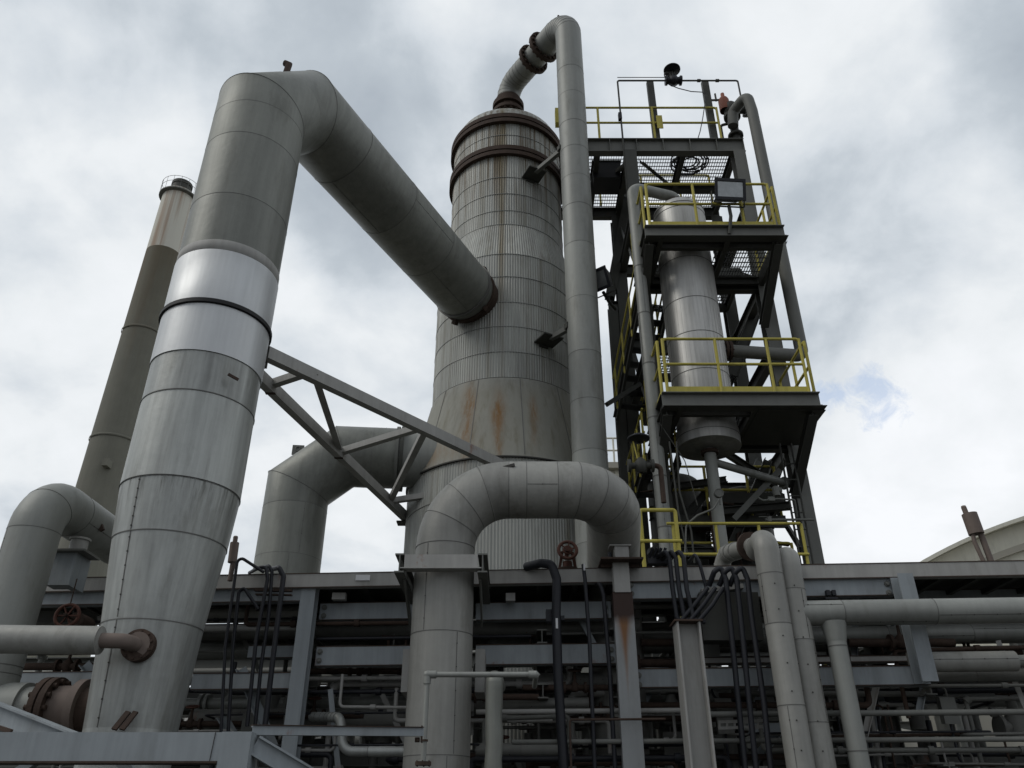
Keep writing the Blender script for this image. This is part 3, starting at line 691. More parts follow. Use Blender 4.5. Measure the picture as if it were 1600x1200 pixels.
# dark access box on the deck's left
t = thing('junction_cabinet', at(945, 280, 14.6), 'black cabinet hanging under the top deck by the tall pipe', 'cabinet')
p = at(945, 280, 14.6); part('cabinet_body', t, BLK, lambda b: b.box(p+Vector((-.3, -.3, -.22)), p+Vector((.35, .3, .28)))); part('lid', t, STEEL, lambda b: b.box(p+Vector((-.33, -.33, .281)), p+Vector((.38, .33, .31))))
# hose coil on the deck
t0 = at(1078, 250, 14.3)
def f(b):
    pts = []; rnd = random.Random(3)
    for i in range(260):
        a = i*.165; r = .18+.26*(.5+.5*math.sin(i*.021*3))+rnd.uniform(-.004, .004)
        pts.append((t0.x+r*1.05*math.cos(a)+.04*math.sin(i*.05), 14.4+r*.9*math.sin(a)+.05*math.cos(i*.04), ZDT+.03+.0004*i))
    b.tube(pts, .018, 6)
single('coiled_hose', BLK, f, (t0.x, 14.4, ZDT), 'black hose lying coiled on the top deck grating', 'hose')
# piping over the deck
w0, w1 = at(965, 129, Fy-.1), at(1152, 123, Fy-.1); wz = (w0.z+w1.z)/2; 
t = thing('instrument_line', (w0.x, Fy-.1, wz), 'thin steel pipe loop standing above the top deck rail', 'pipe')
part('pipe_run', t, STEEL, lambda b: b.tube(fillet([(w0.x, Fy-.1, ZDK-1.6), (w0.x, Fy-.1, wz), (w1.x, Fy-.1, wz), (w1.x, Fy-.1, wz-.7)], .05, 3), .022, 8))
part('small_tube', t, STEEL, lambda b: b.tube([(w0.x, Fy-.12, wz+.09), (w0.x+1.45, Fy-.12, wz+.09)], .010, 6))
part('union', t, STEEL, lambda b: [b.cyl((w0.x+k, Fy-.1, wz), (w0.x+k+.08, Fy-.1, wz), .04, 10) for k in (1.22, 1.95, 2.4)])
part('trap', t, BLK, lambda b: b.box((w0.x-.06, Fy-.16, wz-1.35), (w0.x+.02, Fy-.06, wz-1.15)))
q = at(1052, 124, Fy-.1); q.z = wz
t = thing('control_valve', (q.x, q.y, wz), 'dark control valve with a round diaphragm head, highest thing on the deck piping', 'valve')
part('body', t, BLK, lambda b: (b.cyl(q-Vector((.17, 0, 0)), q+Vector((.17, 0, 0)), .09, 16), b.lathe(q, [(.02, -.13), (.11, -.09), (.13, 0), (.11, .09), (.05, .14)], 16), b.cyl(q-Vector((.2, 0, 0)), q-Vector((.15, 0, 0)), .12, 16), b.cyl(q+Vector((.15, 0, 0)), q+Vector((.2, 0, 0)), .12, 16)))
part('yoke', t, STEEL, lambda b: [b.cyl(q+Vector((sx, 0, .1)), q+Vector((sx*.8, 0, .34)), .018, 8) for sx in (-.06, .06)]+[b.cyl(q+Vector((0, 0, .1)), q+Vector((0, 0, .36)), .03, 8)])
part('diaphragm_head', t, BLK, lambda b: b.lathe(q+Vector((0, 0, .38)), [(.02, -.07), (.12, -.05), (.19, -.012), (.205, -.012), (.205, .012), (.19, .012), (.12, .07), (.03, .09), (.0, .09)], 28))
part('bleed_tube', t, STEEL, lambda b: b.tube(fillet([q+Vector((-.08, -.06, .04)), q+Vector((-.22, -.06, .06)), q+Vector((-.22, -.06, .2)), q+Vector((-.10, -.06, .22))], .04, 3), .014, 6))
single('signal_cable', BLK, lambda b: b.tube([at(x, y, Fy-.1) for x, y in ((1045, 132), (1060, 138), (1080, 143), (1098, 144), (1103, 150), (1101, 165), (1098, 185), (1094, 205), (1090, 218))], .012, 6), at(1090, 218, Fy-.1), 'thin cable looping from the control valve down to the deck', 'cable')
# relief valve and equipment at the deck's right corner
q = at(1142, 214, Fy+.35); q.z = ZDT
t = thing('relief_valve', q, 'orange capped relief valve on a flanged riser at the right end of the top deck', 'valve')
part('inlet_riser', t, STEEL, lambda b: (b.cyl(q+Vector((.12, 0, 0)), q+Vector((.12, 0, 1.2)), .10, 16), b.flange(q+Vector((.12, 0, .5)), (0, 0, 1), .18, .06, None, 8), b.flange(q+Vector((.12, 0, 1.15)), (0, 0, 1), .2, .08, None, 8)))
part('valve_body', t, STEEL, lambda b: (b.lathe(q+Vector((.12, 0, 1.2)), [(.1, 0), (.17, .1), (.17, .3), (.1, .4)], 20), b.cyl(q+Vector((.12, 0, 1.4)), q+Vector((.5, 0, 1.4)), .11, 16), b.flange(q+Vector((.5, 0, 1.4)), (1, 0, 0), .19, .08, None, 8)))
part('bonnet', t, ORNG, lambda b: b.lathe(q+Vector((-.02, 0, 1.35)), [(.13, 0), (.13, .35), (.10, .42), (.05, .46), (.045, .6), (.0, .61)], 20))
part('lever', t, STEEL, lambda b: (b.bar(q+Vector((-.4, 0, 1.72)), q+Vector((0, 0, 1.74)), .03, .05), b.cyl(q+Vector((-.2, 0, 1.7)), q+Vector((-.2, 0, 1.95)), .025, 8)))
part('bypass', t, STEEL, lambda b: b.tube(fillet([q+Vector((-.22, -.05, 0)), q+Vector((-.22, -.05, .8)), q+Vector((.12, -.05, .9))], .1, 4), .035, 8))
# right downcomer with swept top
g1, g2 = at(1176, 160, 13.3), at(1254, 556, 13.3); GX = at(1230, 440, 13.3).x
t = thing('downcomer_pipe', (GX, 13.3, g2.z), 'grey pipe with a rounded top running down outside the right column of the steel tower', 'pipe')
gz = at(1245, 556, 13.3).z
part('pipe_body', t, STEELM, lambda b: b.tube(fillet([(GX-.34, 13.75, g1.z-.30), (GX-.30, 13.7, g1.z+.12), (GX-.05, 13.3, g1.z+.26), (GX, 13.3, g1.z-.3), (GX, 13.3, gz), (VX+VR-.02, 13.1, gz)], [.12, .16, .15, .14], 6), .125, 24))
part('flange', t, RUST, lambda b: (b.flange((VX+VR+.10, 13.11, gz), (1, 0, 0), .19, .05, None, 8), b.flange((VX+VR+.17, 13.11, gz), (1, 0, 0), .19, .05, None, 8)))
# vessel
zvb = 7.45; zvt = at(1060, 340, VY).z
t = thing('vertical_vessel', (VX, VY, zvb), 'slim silver vertical vessel standing through both yellow railed platforms', 'vessel')
def f(b):
    b.lathe((VX, VY, 0), [(VR, z1_-.5), (VR, zvt)], 56)
    for z in (z1_+.75, z1_+1.55, z2_-1.3, z2_-.35, zvt-.12): b.lathe((VX, VY, 0), [(VR, z-.006), (VR+.005, z-.006), (VR+.005, z+.006), (VR, z+.006)], 56, SEAML, sharp=True)
    n = 40   # standing ribs of the jacket
    for k in range(n):
        a = 2*math.pi*k/n; d = Vector((math.cos(a), math.sin(a), 0)); p = Vector((VX, VY, z1_+.0))+d*VR; b.bar(p, p+Vector((0, 0, z2_-z1_-.3)), .006, .006, d)
part('jacket', t, VESM, f)
part('head', t, VESM, lambda b: b.lathe((VX, VY, 0), [(VR+.01, zvt)]+[((VR+.01)*math.cos(a*math.pi/16), zvt+.30*math.sin(a*math.pi/16)) for a in range(1, 8)]+[(.03, zvt+.30)], 56))
part('bottom_can', t, VESM, lambda b: (b.lathe((VX, VY, 0), [(0.02, zvb-.03), (VR-.1, zvb), (VR+.03, zvb), (VR+.03, zvb+.22), (VR+.025, zvb+.22), (VR+.025, z1_-.3)], 56, sharp=True), b.lathe((VX, VY, 0), [(VR+.03, zvb+.16), (VR+.036, zvb+.16), (VR+.036, zvb+.17), (VR+.03, zvb+.17)], 56, SEAML, sharp=True)))
part('drain_nozzle', t, PIPEG, lambda b: b.cyl((VX, VY, 2), (VX, VY, zvb-.02), .105, 20))
part('nozzle_collar', t, RUST, lambda b: b.flange((VX, VY, zvb-.08), (0, 0, 1), .15, .06))
part('head_flange', t, RUST, lambda b: b.flange((VX-.02, VY, zvt+.36), (0, 0, 1), .2, .08, None, 8))
# overhead line from the vessel, down the left
hx = at(1015, 580, 12.6).x; hz_ = at(1030, 293, 12.6).z
t = thing('overhead_line', (hx, 12.6, 0), 'slim grey pipe running down the left edge of the platforms from the vessel head', 'pipe')
lp = fillet([Vector((VX-.02, VY, zvt+.3)), Vector((VX-.02, VY, hz_)), Vector((hx, 12.6, hz_)), Vector((hx, 12.6, 0))], .2, 7)
part('pipe_body', t, PIPEG, lambda b: jacket(b, lp, .115, [3.2, 4.3, 5.4, 6.5, 7.6, 8.5, 9.3, 11], 22, w=.02, e=.005))
# vertical floodlights
def floodlight(p, yaw, pitch, w, h, d, label, arm):
    t = thing('floodlight', p, label, 'floodlight', 'floodlights on the steel tower')
    Rm = Matrix.Rotation(yaw, 3, 'Z') @ Matrix.Rotation(pitch, 3, 'X')
    def T(b, fn):
        n0 = len(b.v); fn(b)
        for i in range(n0, len(b.v)): b.v[i] = p+Rm @ b.v[i]
    part('housing', t, BLK, lambda b: T(b, lambda b: (b.add([(-w/2,-d/2,-h/2),(w/2,-d/2,-h/2),(w/2,-d/2,h/2),(-w/2,-d/2,h/2),(-w*.36,d/2,-h*.34),(w*.36,d/2,-h*.34),(w*.36,d/2,h*.34),(-w*.36,d/2,h*.34)], [(3,2,1,0),(4,5,6,7),(0,1,5,4),(1,2,6,5),(2,3,7,6),(3,0,4,7)]), b.box((-w/2-.02, -d/2-.03, -h/2-.02), (w/2+.02, -d/2-.001, -h/2+.04)), b.box((-w/2-.02, -d/2-.03, h/2-.04), (w/2+.02, -d/2-.001, h/2+.02)), b.box((-w/2-.02, -d/2-.03, -h/2+.041), (-w/2+.03, -d/2-.001, h/2-.041)), b.box((w/2-.03, -d/2-.03, -h/2+.041), (w/2+.02, -d/2-.001, h/2-.041)))))
    part('lens', t, LENS, lambda b: T(b, lambda b: b.box((-w/2+.03, -d/2-.012, -h/2+.04), (w/2-.03, -d/2-.002, h/2-.04))))
    part('yoke', t, STEEL, lambda b: (T(b, lambda b: (b.bar((-w/2-.04, 0, -h/2-.09), (-w/2-.04, 0, .02), .01, .05), b.bar((w/2+.04, 0, -h/2-.09), (w/2+.04, 0, .02), .01, .05), b.bar((-w/2-.04, 0, -h/2-.09), (w/2+.04, 0, -h/2-.09), .05, .012))), b.tube([p+Vector(a) for a in arm], .035, 10)))
floodlight(at(1137, 301, 11.75), R(4), R(18), .56, .40, .28, 'wide black floodlight hanging on the upper platform rail', [(0, .06, -.28), (.02, .1, -.5), (-.05, .15, -.9)])
floodlight(at(942, 438, 13.2), R(-38), R(22), .36, .42, .26, 'smaller floodlight beside the tall pipe at mid height', [(0, .05, -.26), (.15, .35, -.3), (.3, .6, -.3)])
# stairs
def stair(a, c, w, label, rails=True, group='stair flights of the steel tower'):
    """a top, c bottom, both on the inner stringer; the flight is w wide across"""
    t = thing('stair_flight', c, label, 'stairs', group); run = Vector((c.x-a.x, c.y-a.y, 0)); side = run.normalized().cross(Vector((0, 0, 1)))*w
    for s_ in (Vector((0, 0, 0)), side): part('stringer', t, STEEL, lambda b, s_=s_: b.channel(a+s_, c+s_, .06, .24))
    n = max(3, int(abs(a.z-c.z)/.21))
    for k in range(1, n):
        p = a.lerp(c, k/n); rn = run.normalized()
        def f(b, p=p, rn=rn):
            for j in range(5): b.bar(p+rn*(j*.05-.1)+side*.04, p+rn*(j*.05-.1)+side*.96, .008, .03)
        part('tread', t, GRATE, f)
    if rails:
        for s_ in (Vector((0, 0, 0)), side):
            h = part('handrail', t, YEL, lambda b, s_=s_: b.tube([a+s_+Vector((0, 0, 1.0)), c+s_+Vector((0, 0, 1.0))], .021, 8)); part('mid_rail', h, YEL, lambda b, s_=s_: b.tube([a+s_+Vector((0, 0, .52)), c+s_+Vector((0, 0, .52))], .021, 8))
            for k in range(4): p = a.lerp(c, (k+.2)/3.5)+s_; part('post', h, YEL, lambda b, p=p: b.cyl(p, p+Vector((0, 0, 1.0)), .022, 8))
stair(at(1222, 375, 14.6), at(1145, 585, 14.6), .75, 'stair flight between the two platforms behind the silver vessel', False)
stair(at(1002, 455, 13.4), at(962, 655, 15.4), .6, 'steep stair flight with yellow rails on the left face of the steel tower')
stair(at(1010, 715, 13.3), at(985, 800, 14.8), .6, 'short stair flight with yellow rails low on the left face of the steel tower')
stair(at(1225, 700, 14.9), at(1165, 870, 14.4), .75, 'lowest stair flight on the right, under the lower platform', False)
# landings inside the tower
for z, x0, x1, y0, y1, lb in ((z2_+.9, 3.9, 5.1, 14.4, 15.8, 'small grating landing just above the upper platform'), (z2_-1.0, 3.0, 5.0, 14.6, 15.8, 'grating landing behind the vessel under the upper platform'), (z2_-2.1, 2.9, 5.0, 14.9, 15.8, 'grating landing behind the vessel at half height'), (z1_-.9, 3.9, 5.1, 14.2, 15.8, 'grating landing just below the lower platform')):
    t = thing('stair_landing', ((x0+x1)/2, y1, z), lb, 'landing', 'landings inside the steel tower')
    part('grating_deck', t, GRATE, lambda b: grating(b, x0, x1, y0, y1, z, None, .06, .12))
    for yy in (y0, y1): part('edge_beam', t, STEEL, lambda b, yy=yy: b.channel((x0, yy, z-.14), (x1, yy, z-.14), .08, .2))
    for xx in (x0, x1): part('edge_beam', t, STEEL, lambda b, xx=xx: b.channel((xx, y0, z-.14), (xx, y1, z-.14), .08, .2))
for x, y, r_, h, lb in ((4.55, 15.0, .50, 7.3, 'dark upright drum inside the steel tower, right one'), (3.25, 15.1, .52, 7.6, 'dark upright drum inside the steel tower, left one')):
    t = thing('surge_drum', (x, y, 0), lb, 'tank')
    part('shell', t, STEEL, lambda b: b.lathe((x, y, 0), [(r_, 0), (r_, h)]+[(r_*math.cos(a*math.pi/12), h+r_*.4*math.sin(a*math.pi/12)) for a in range(1, 6)]+[(.02, h+r_*.4)], 28))
    part('platform_ring', t, STEELM, lambda b: [b.lathe((x, y, 0), [(r_, z), (r_+.12, z), (r_+.12, z+.08), (r_, z+.08)], 28, sharp=True) for z in (6.2,)])
    part('side_nozzle', t, RUST, lambda b: (b.cyl((x, y-r_+.03, 5.2), (x, y-r_-.3, 5.2), .09, 14), b.flange((x, y-r_-.3, 5.2), (0, 1, 0), .16, .05)))
for k, (xa, ya, xb, yb, d, w_) in enumerate(((1130, 705, 1215, 760, 14.2, .12), (1120, 800, 1235, 790, 14.0, .14), (1060, 760, 1135, 750, 14.0, .12), (1140, 860, 1200, 720, 14.3, .16))):
    part('brace', tower_frame, STEEL, lambda b: b.ibeam(at(xa, ya, d), at(xb, yb, d), w_, w_))
for k, (x0_, z0_, x1_, z1__, y_, w_) in enumerate(((2.7, 7.0, 5.2, 7.0, 15.0, .2), (2.7, 6.3, 5.2, 6.3, 15.6, .16), (2.7, 4.6, 5.2, 4.6, 14.6, .2), (3.0, 4.0, 5.0, 5.2, 15.4, .14), (2.8, 6.2, 3.9, 7.4, 14.4, .12), (2.7, 5.9, 4.4, 5.9, 14.0, .14), (3.9, 4.4, 3.9, 7.6, 15.7, .2), (2.95, 4.4, 2.95, 7.6, 14.3, .16))):
    part('brace', tower_frame, STEEL, lambda b: b.ibeam((x0_, y_, z0_), (x1_, y_, z1__), w_, w_+.04))
t = thing('stair_landing', (3.6, 15.5, 6.55), 'lowest dark grating landing behind the vessel drain pipe', 'landing', 'landings inside the steel tower')
part('grating_deck', t, GRATE, lambda b: grating(b, 2.8, 5.1, 14.3, 15.8, 6.7, None, .06, .12)); part('edge_beam', t, STEEL, lambda b: b.channel((2.8, 14.28, 6.58), (5.1, 14.28, 6.58), .08, .22))
railing(t, 'handrail', [Vector((x, 14.3, 6.7)) for x in (2.9, 3.7, 4.5, 5.05)], 1.0, False)
t = thing('stair_landing', (3.6, 15.5, 5.0), 'grating landing close above the pipe rack inside the steel tower', 'landing', 'landings inside the steel tower')
part('grating_deck', t, GRATE, lambda b: grating(b, 2.8, 5.1, 14.0, 15.8, 5.1, None, .06, .12)); part('edge_beam', t, STEEL, lambda b: b.channel((2.8, 13.98, 5.0), (5.1, 13.98, 5.0), .08, .22))
railing(t, 'handrail', [Vector((x, 14.05, 5.1)) for x in (2.9, 3.7, 4.5, 5.05)], 1.0, False)
for k in range(9):
    rk_ = random.Random(40+k); x = 2.85+.26*k; y = rk_.uniform(13.9, 15.2); z1x = rk_.uniform(5.2, 7.6); rr2 = rk_.choice([.025, .04, .055])
    pts = fillet([(x, y, 2), (x, y, z1x), (x+rk_.choice([-.4, .5]), y+.2, z1x)], .1, 4); single('drop_pipe', rk_.choice([STEELM, RUST, CLUT]), lambda b: b.tube(pts, rr2, 12), pts[0], 'thin vertical pipe in the dark foot of the steel access tower', 'pipe', 'thin pipes in the foot of the steel tower')
# drain line angled under the vessel
single('sloping_pipe', PIPEG, lambda b: (b.tube([at(1115, 722, 12.9), at(1238, 758, 13.8)], .07, 16), b.flange(at(1225, 755, 13.7), at(1238, 758, 13.8)-at(1115, 722, 12.9), .12, .04)), at(1115, 722, 12.9), 'grey pipe sloping down to the right from under the vessel', 'pipe')
# low yellow railings behind the rack
zr0 = at(1035, 880, 11.2).z
t = thing('yellow_guard_rail', (2.2, 11.2, zr0), 'square yellow guard rail standing on the rack right of the arching pipe', 'railing')
a0, a1 = at(1004, 850, 11.2).x, at(1060, 850, 11.2).x; zt_ = at(1030, 797, 11.2).z; zm_ = at(1030, 846, 11.2).z
part('rail', t, YEL, lambda b: (b.tube(fillet([(a0, 11.2, zr0-.1), (a0, 11.2, zt_), (a1, 11.2, zt_), (a1, 11.2, zr0-.1)], .04, 3), .03, 10),))
part('rail', t, YEL, lambda b: b.tube([(a0-.15, 11.18, zm_), (a1+.05, 11.18, zm_)], .026, 10))
t = thing('yellow_guard_rail', at(1180, 880, 12.2), 'long low yellow guard rail behind the rounded pipe pair', 'railing')
y1_, y2_ = at(1130, 818, 12.2), at(1250, 817, 12.2); y3_ = at(1130, 866, 12.2)
part('rail', t, YEL, lambda b: b.tube([(y1_.x-.9, 12.2, y1_.z), (y2_.x, 12.2, y1_.z)], .024, 10)); part('rail', t, YEL, lambda b: b.tube([(y1_.x-.9, 12.2, y3_.z), (y2_.x+.05, 12.2, y3_.z)], .024, 10))
for k in range(4): part('post', t, YEL, lambda b, k=k: b.cyl((y1_.x-.8+k*.68, 12.22, 3.5), (y1_.x-.8+k*.68, 12.22, y1_.z), .026, 10))
# sample station ladder at the right column
t = thing('cage_ladder', at(1240, 870, 13.0), 'narrow steel ladder beside the right column of the steel tower', 'ladder')
lx = at(1243, 800, 13.0).x
part('stile', t, STEEL, lambda b: b.cyl((lx-.07, 13.0, 3.5), (lx-.07, 13.0, 7.6), .02, 8)); part('stile', t, STEEL, lambda b: b.cyl((lx+.14, 13.0, 3.5), (lx+.14, 13.0, 7.6), .02, 8))
part('rung', t, STEEL, lambda b: [b.cyl((lx-.07, 13.0, 3.6+k*.3), (lx+.14, 13.0, 3.6+k*.3), .012, 6) for k in range(13)])
q = at(1214, 775, 12.7)
t = thing('instrument_valve', q, 'small grey instrument valve cluster sticking out left of the right column', 'valve')
part('transmitter', t, STEELM, lambda b: (b.cyl(q+Vector((0, 0, .0)), q+Vector((0, 0, .16)), .06, 14), b.cyl(q+Vector((-.05, 0, .10)), q+Vector((.09, 0, .10)), .05, 14)))
part('manifold', t, STEELM, lambda b: (b.tube(fillet([q+Vector((-.32, 0, -.03)), q+Vector((-.25, 0, -.08)), q+Vector((0, 0, -.05)), q+Vector((.3, .05, -.05)), q+Vector((.35, .2, -.3))], .04, 3), .018, 8), b.box(q+Vector((-.16, -.03, -.09)), q+Vector((-.05, .03, -.02)))))
q = at(1205, 812, 12.9)
t = thing('ball_valve', q, 'small lever valve on a thin horizontal pipe at the right column', 'valve')
part('pipe_run', t, STEELM, lambda b: b.cyl(q+Vector((-.1, 0, 0)), q+Vector((.72, 0, 0)), .022, 8)); part('lever', t, STEELM, lambda b: (b.bar(q+Vector((-.2, 0, .05)), q+Vector((.02, 0, .05)), .02, .012), b.cyl(q+Vector((-.03, 0, -.04)), q+Vector((-.03, 0, .05)), .04, 8)))
# valve gear left of the overhead line
q = at(999, 700, 11.4)
t = thing('control_valve', q, 'dark control valve with a dish head beside the slim pipe, above the arching pipe', 'valve')
part('diaphragm_head', t, BLK, lambda b: b.lathe(q+Vector((0, 0, .16)), [(.02, -.06), (.1, -.045), (.165, -.012), (.175, -.012), (.175, .012), (.165, .012), (.1, .06), (.0, .08)], 24))
part('yoke', t, YEL, lambda b: [b.bar(q+Vector((sx, 0, .11)), q+Vector((sx*.5, 0, -.18)), .02, .02) for sx in (-.09, .09)])
part('body', t, STEEL, lambda b: (b.lathe(q+Vector((0, 0, -.3)), [(.03, -.12), (.09, -.08), (.10, 0), (.09, .06), (.04, .13)], 16), b.cyl(q+Vector((-.18, 0, -.3)), q+Vector((.18, 0, -.3)), .05, 14), b.flange(q+Vector((-.18, 0, -.3)), (1, 0, 0), .10, .04), b.flange(q+Vector((.18, 0, -.3)), (1, 0, 0), .10, .04)))
part('inlet_pipe', t, RUST, lambda b: b.tube(fillet([q+Vector((.16, 0, -.3)), q+Vector((.3, 0, -.3)), q+Vector((.3, 0, -.9))], .08, 4), .04, 12))
# thin tubes near the slim pipe
for pts, lb in (([(1046, 690), (1060, 800), (1075, 870)], 'thin impulse tube hanging below the lower platform, left one'), ([(1057, 690), (1062, 770), (1080, 830), (1085, 880)], 'thin impulse tube hanging below the lower platform, right one'), ([(1030, 660), (1070, 720), (1090, 790)], 'taut thin wire slanting down from the lower platform'), ([(1124, 780), (1115, 795), (1090, 805), (1072, 820), (1070, 880)], 'grey flexible tube curving off the vessel drain pipe')):
    single('impulse_tube', STEELM if 'grey' in lb else STEEL, lambda b: b.tube(fillet([at(x, y, 12.2) for x, y in pts], .12, 4), .016 if 'wire' not in lb else .008, 6), at(pts[0][0], pts[0][1], 12.2), lb, 'tube')
q = at(1123, 771, 12.6); single('pressure_gauge', STEELM, lambda b: (b.cyl(q+Vector((0, -.03, 0)), q+Vector((0, .04, 0)), .075, 20), b.cyl(q+Vector((0, 0, -.2)), q, .014, 8), b.torus(q+Vector((0, -.03, 0)), (0, 1, 0), .07, .01, 20, 6)), q, 'round pressure gauge on the vessel drain pipe', 'gauge')

# ================================================================ pipe rack
def rp(x, off, z): return Vector((x, RK0+off-RKS*x, z))       # a point of the rack's own frame
def rspan(px0, px1, yt, yb, off, ref=None):
    ref = (px0+px1)/2 if ref is None else ref
    zt_ = rk(ref, yt, off).z; zb_ = rk(ref, yb, off).z; zz = (zt_+zb_)/2; ym = (yt+yb)/2
    return rk(px0, ym, off).x, rk(px1, ym, off).x, zz, zt_-zb_
rack = thing('pipe_rack', (0, RK0, 0), 'long blue grey steel pipe rack crossing the lower part of the picture', 'pipe rack')
def rbeam(px0, px1, yt, yb, off=0, m=GALV, kind='C', ref=None, w=.13, name='beam', label=None):
    x0, x1, z, h = rspan(px0, px1, yt, yb, off, ref); p, q = rp(x0, off, z), rp(x1, off, z)
    fn = {'C': lambda b: b.channel(p+Vector((0, w/2, 0)), q+Vector((0, w/2, 0)), w, h, .014, side=-1 if False else 1), 'I': lambda b: b.ibeam(p+Vector((0, w/2, 0)), q+Vector((0, w/2, 0)), w, h, .014, .010), 'B': lambda b: b.bar(p+Vector((0, w/2, 0)), q+Vector((0, w/2, 0)), w, h)}[kind]
    def g(b):
        fn(b)
        if kind == 'C' and px1-px0 > 60:
            for sg in (-1, 1): b.bar(p+Vector((.0, -.002, sg*(h/2-.003))), q+Vector((.0, -.002, sg*(h/2-.003))), .007, .010, m=RUST)
    return part(name, rack, m, g, label)
def bolts(parent, px, py, off, n=2, dz=.10):
    for k in range(n):
        p = rk(px, py, off)+Vector((0, 0, -k*dz)); part('bolt', parent, STEELM, lambda b: (b.cyl(p-Vector((0, .022, 0)), p+Vector((0, .01, 0)), .020, 6), b.cyl(p-Vector((0, .004, 0)), p+Vector((0, .01, 0)), .032, 12)))
# front face
rbeam(-160, 1800, 893.5, 916, -.02, GALVP, 'C', 600, .10, 'top_beam')
rbeam(-60, 478, 920, 942, .03, GALV, 'C', 300)
rbeam(500, 646, 941, 968, .35, GALV); bb = rbeam(744, 955, 940, 968, .35, GALV); bolts(bb, 946, 949, .34); bolts(bb, 507, 949, .34)
bb = rbeam(974, 1398, 906, 935, .02, GALV, ref=1080); bolts(bb, 986, 914, .01); bolts(bb, 1386, 912, .01)
rbeam(1425, 1800, 921, 936, .9, GALV, ref=1500)
bb = rbeam(494, 646, 1009, 1040, .25, GALV); bolts(bb, 500, 1018, .24); bb = rbeam(744, 962, 1006, 1038, .25, GALV); bolts(bb, 955, 1015, .24)
rbeam(388, 468, 1008, 1028, .5, GALV)
rbeam(300, 464, 1051, 1077, .1, GALV); rbeam(-80, 152, 1050, 1078, .1, GALV)
bb = rbeam(988, 1452, 1044, 1074, .02, GALV, ref=1060); bolts(bb, 998, 1055, .01)
rbeam(1100, 1430, 1026, 1036, .35, GALVP, ref=1200)
rbeam(1170, 1225, 1130, 1146, .4, GALV)
for px, py0, py1, w, off, m, nm in ((478, 916, 1300, .20, .12, GALV, 'C'), (1400, 899, 1067, .20, -.12, GALV, 'C')):
    pt = rk(px+8, py0, off); pb_ = rk(px, py1, off); zb_ = 0 if py1 > 1200 else rk(1423, py1, off).z
    part('column', rack, m, lambda b: b.ibeam((pt.x, pt.y, zb_), (pt.x, pt.y, pt.z-.003), .17, w, .016, .012, up=(0, 1, 0)))
# the rust streaked post with the cap plate and the open I column
pt = rk(974, 960, -.14); PXC = pt.x
cap = at(956, 879, pt.y)
t = thing('capped_post', (PXC, pt.y, 0), 'pale post with a rusty square cap plate and a rust streak below it', 'post')
part('shaft', t, POSTM, lambda b: b.bar((PXC, pt.y, 0), (PXC, pt.y, cap.z-.35), .22, .12, up=(0, 1, 0)))
part('upper_shaft', t, GALVP, lambda b: (b.bar((PXC-.07, pt.y-.005, cap.z-.348), (PXC-.07, pt.y-.005, cap.z-.02), .05, .10, up=(0, 1, 0)), b.bar((PXC+.05, pt.y-.005, cap.z-.60), (PXC+.05, pt.y-.005, cap.z-.02), .035, .05, up=(0, 1, 0)), b.box((PXC-.09, pt.y-.075, cap.z-.36), (PXC+.09, pt.y-.062, cap.z-.02))))
part('cap_plate', t, RUST, lambda b: (b.box((PXC-.24, pt.y-.22, cap.z-.02), (PXC+.24, pt.y+.22, cap.z)), b.bar((PXC-.22, pt.y, cap.z-.03), (PXC+.22, pt.y, cap.z-.03), .02, .05)))
part('shoe', t, GALVP, lambda b: (b.box((PXC-.06, pt.y-.08, cap.z+.001), (PXC+.10, pt.y+.08, cap.z+.17)), b.box((PXC-.12, pt.y-.10, cap.z+.171), (PXC+.13, pt.y+.10, cap.z+.185))))
part('spring_pin', t, BLK, lambda b: (b.cyl((PXC, pt.y+.05, cap.z+.18), (PXC, pt.y+.05, cap.z+.27), .07, 12), b.cyl((PXC-.11, pt.y+.0, cap.z), (PXC-.11, pt.y, cap.z+.12), .025, 8)))
pt2 = rk(1084, 1090, -.45)
t = thing('short_column', (pt2.x, pt2.y, 0), 'weathered open I section column ending below the cable bundle', 'column')
part('section', t, GALVP, lambda b: b.ibeam((pt2.x, pt2.y, 0), (pt2.x, pt2.y, rk(1075, 975, -.45).z), .26, .25, .02, .014, up=(1, 0, 0)))
part('cap_plate', t, RUST, lambda b: b.box((pt2.x-.15, pt2.y-.15, rk(1075, 975, -.45).z+.001), (pt2.x+.15, pt2.y+.15, rk(1075, 975, -.45).z+.02)))
# solid deck and joists on the rack, rear frames
ztop = rk(600, 893.5, 0).z
part('deck_plate', rack, STEEL, lambda b: b.add([rp(-7, .12, ztop-.03), rp(9, .12, ztop-.03), rp(9, 1.5, ztop-.03), rp(-7, 1.5, ztop-.03), rp(-7, .12, ztop-.02), rp(9, .12, ztop-.02), rp(9, 1.5, ztop-.02), rp(-7, 1.5, ztop-.02)], [(3,2,1,0),(4,5,6,7),(0,1,5,4),(1,2,6,5),(2,3,7,6),(3,0,4,7)]))
for k in range(38):
    x = -6+k*.42; part('joist', rack, STEEL, lambda b, x=x: b.angle(rp(x, .14, ztop-.16), rp(x, 1.5, ztop-.16), .06, .008))
for off in (1.55, 2.9):
    for z, h in ((ztop-.11, .2), (3.75, .2), (3.1, .2), (2.35, .18), (1.2, .18)):
        part('beam', rack, STEELM, lambda b, off=off, z=z, h=h: b.ibeam(rp(-9, off, z), rp(12, off, z), .15, h))
    for x in (-5.2, -2.6, 0.4, 2.1, 4.6, 7.2): part('column', rack, STEELM, lambda b, x=x, off=off: b.ibeam(rp(x, off-.02, 0), rp(x, off-.02, ztop-.22), .18, .18, up=(1, 0, 0)))
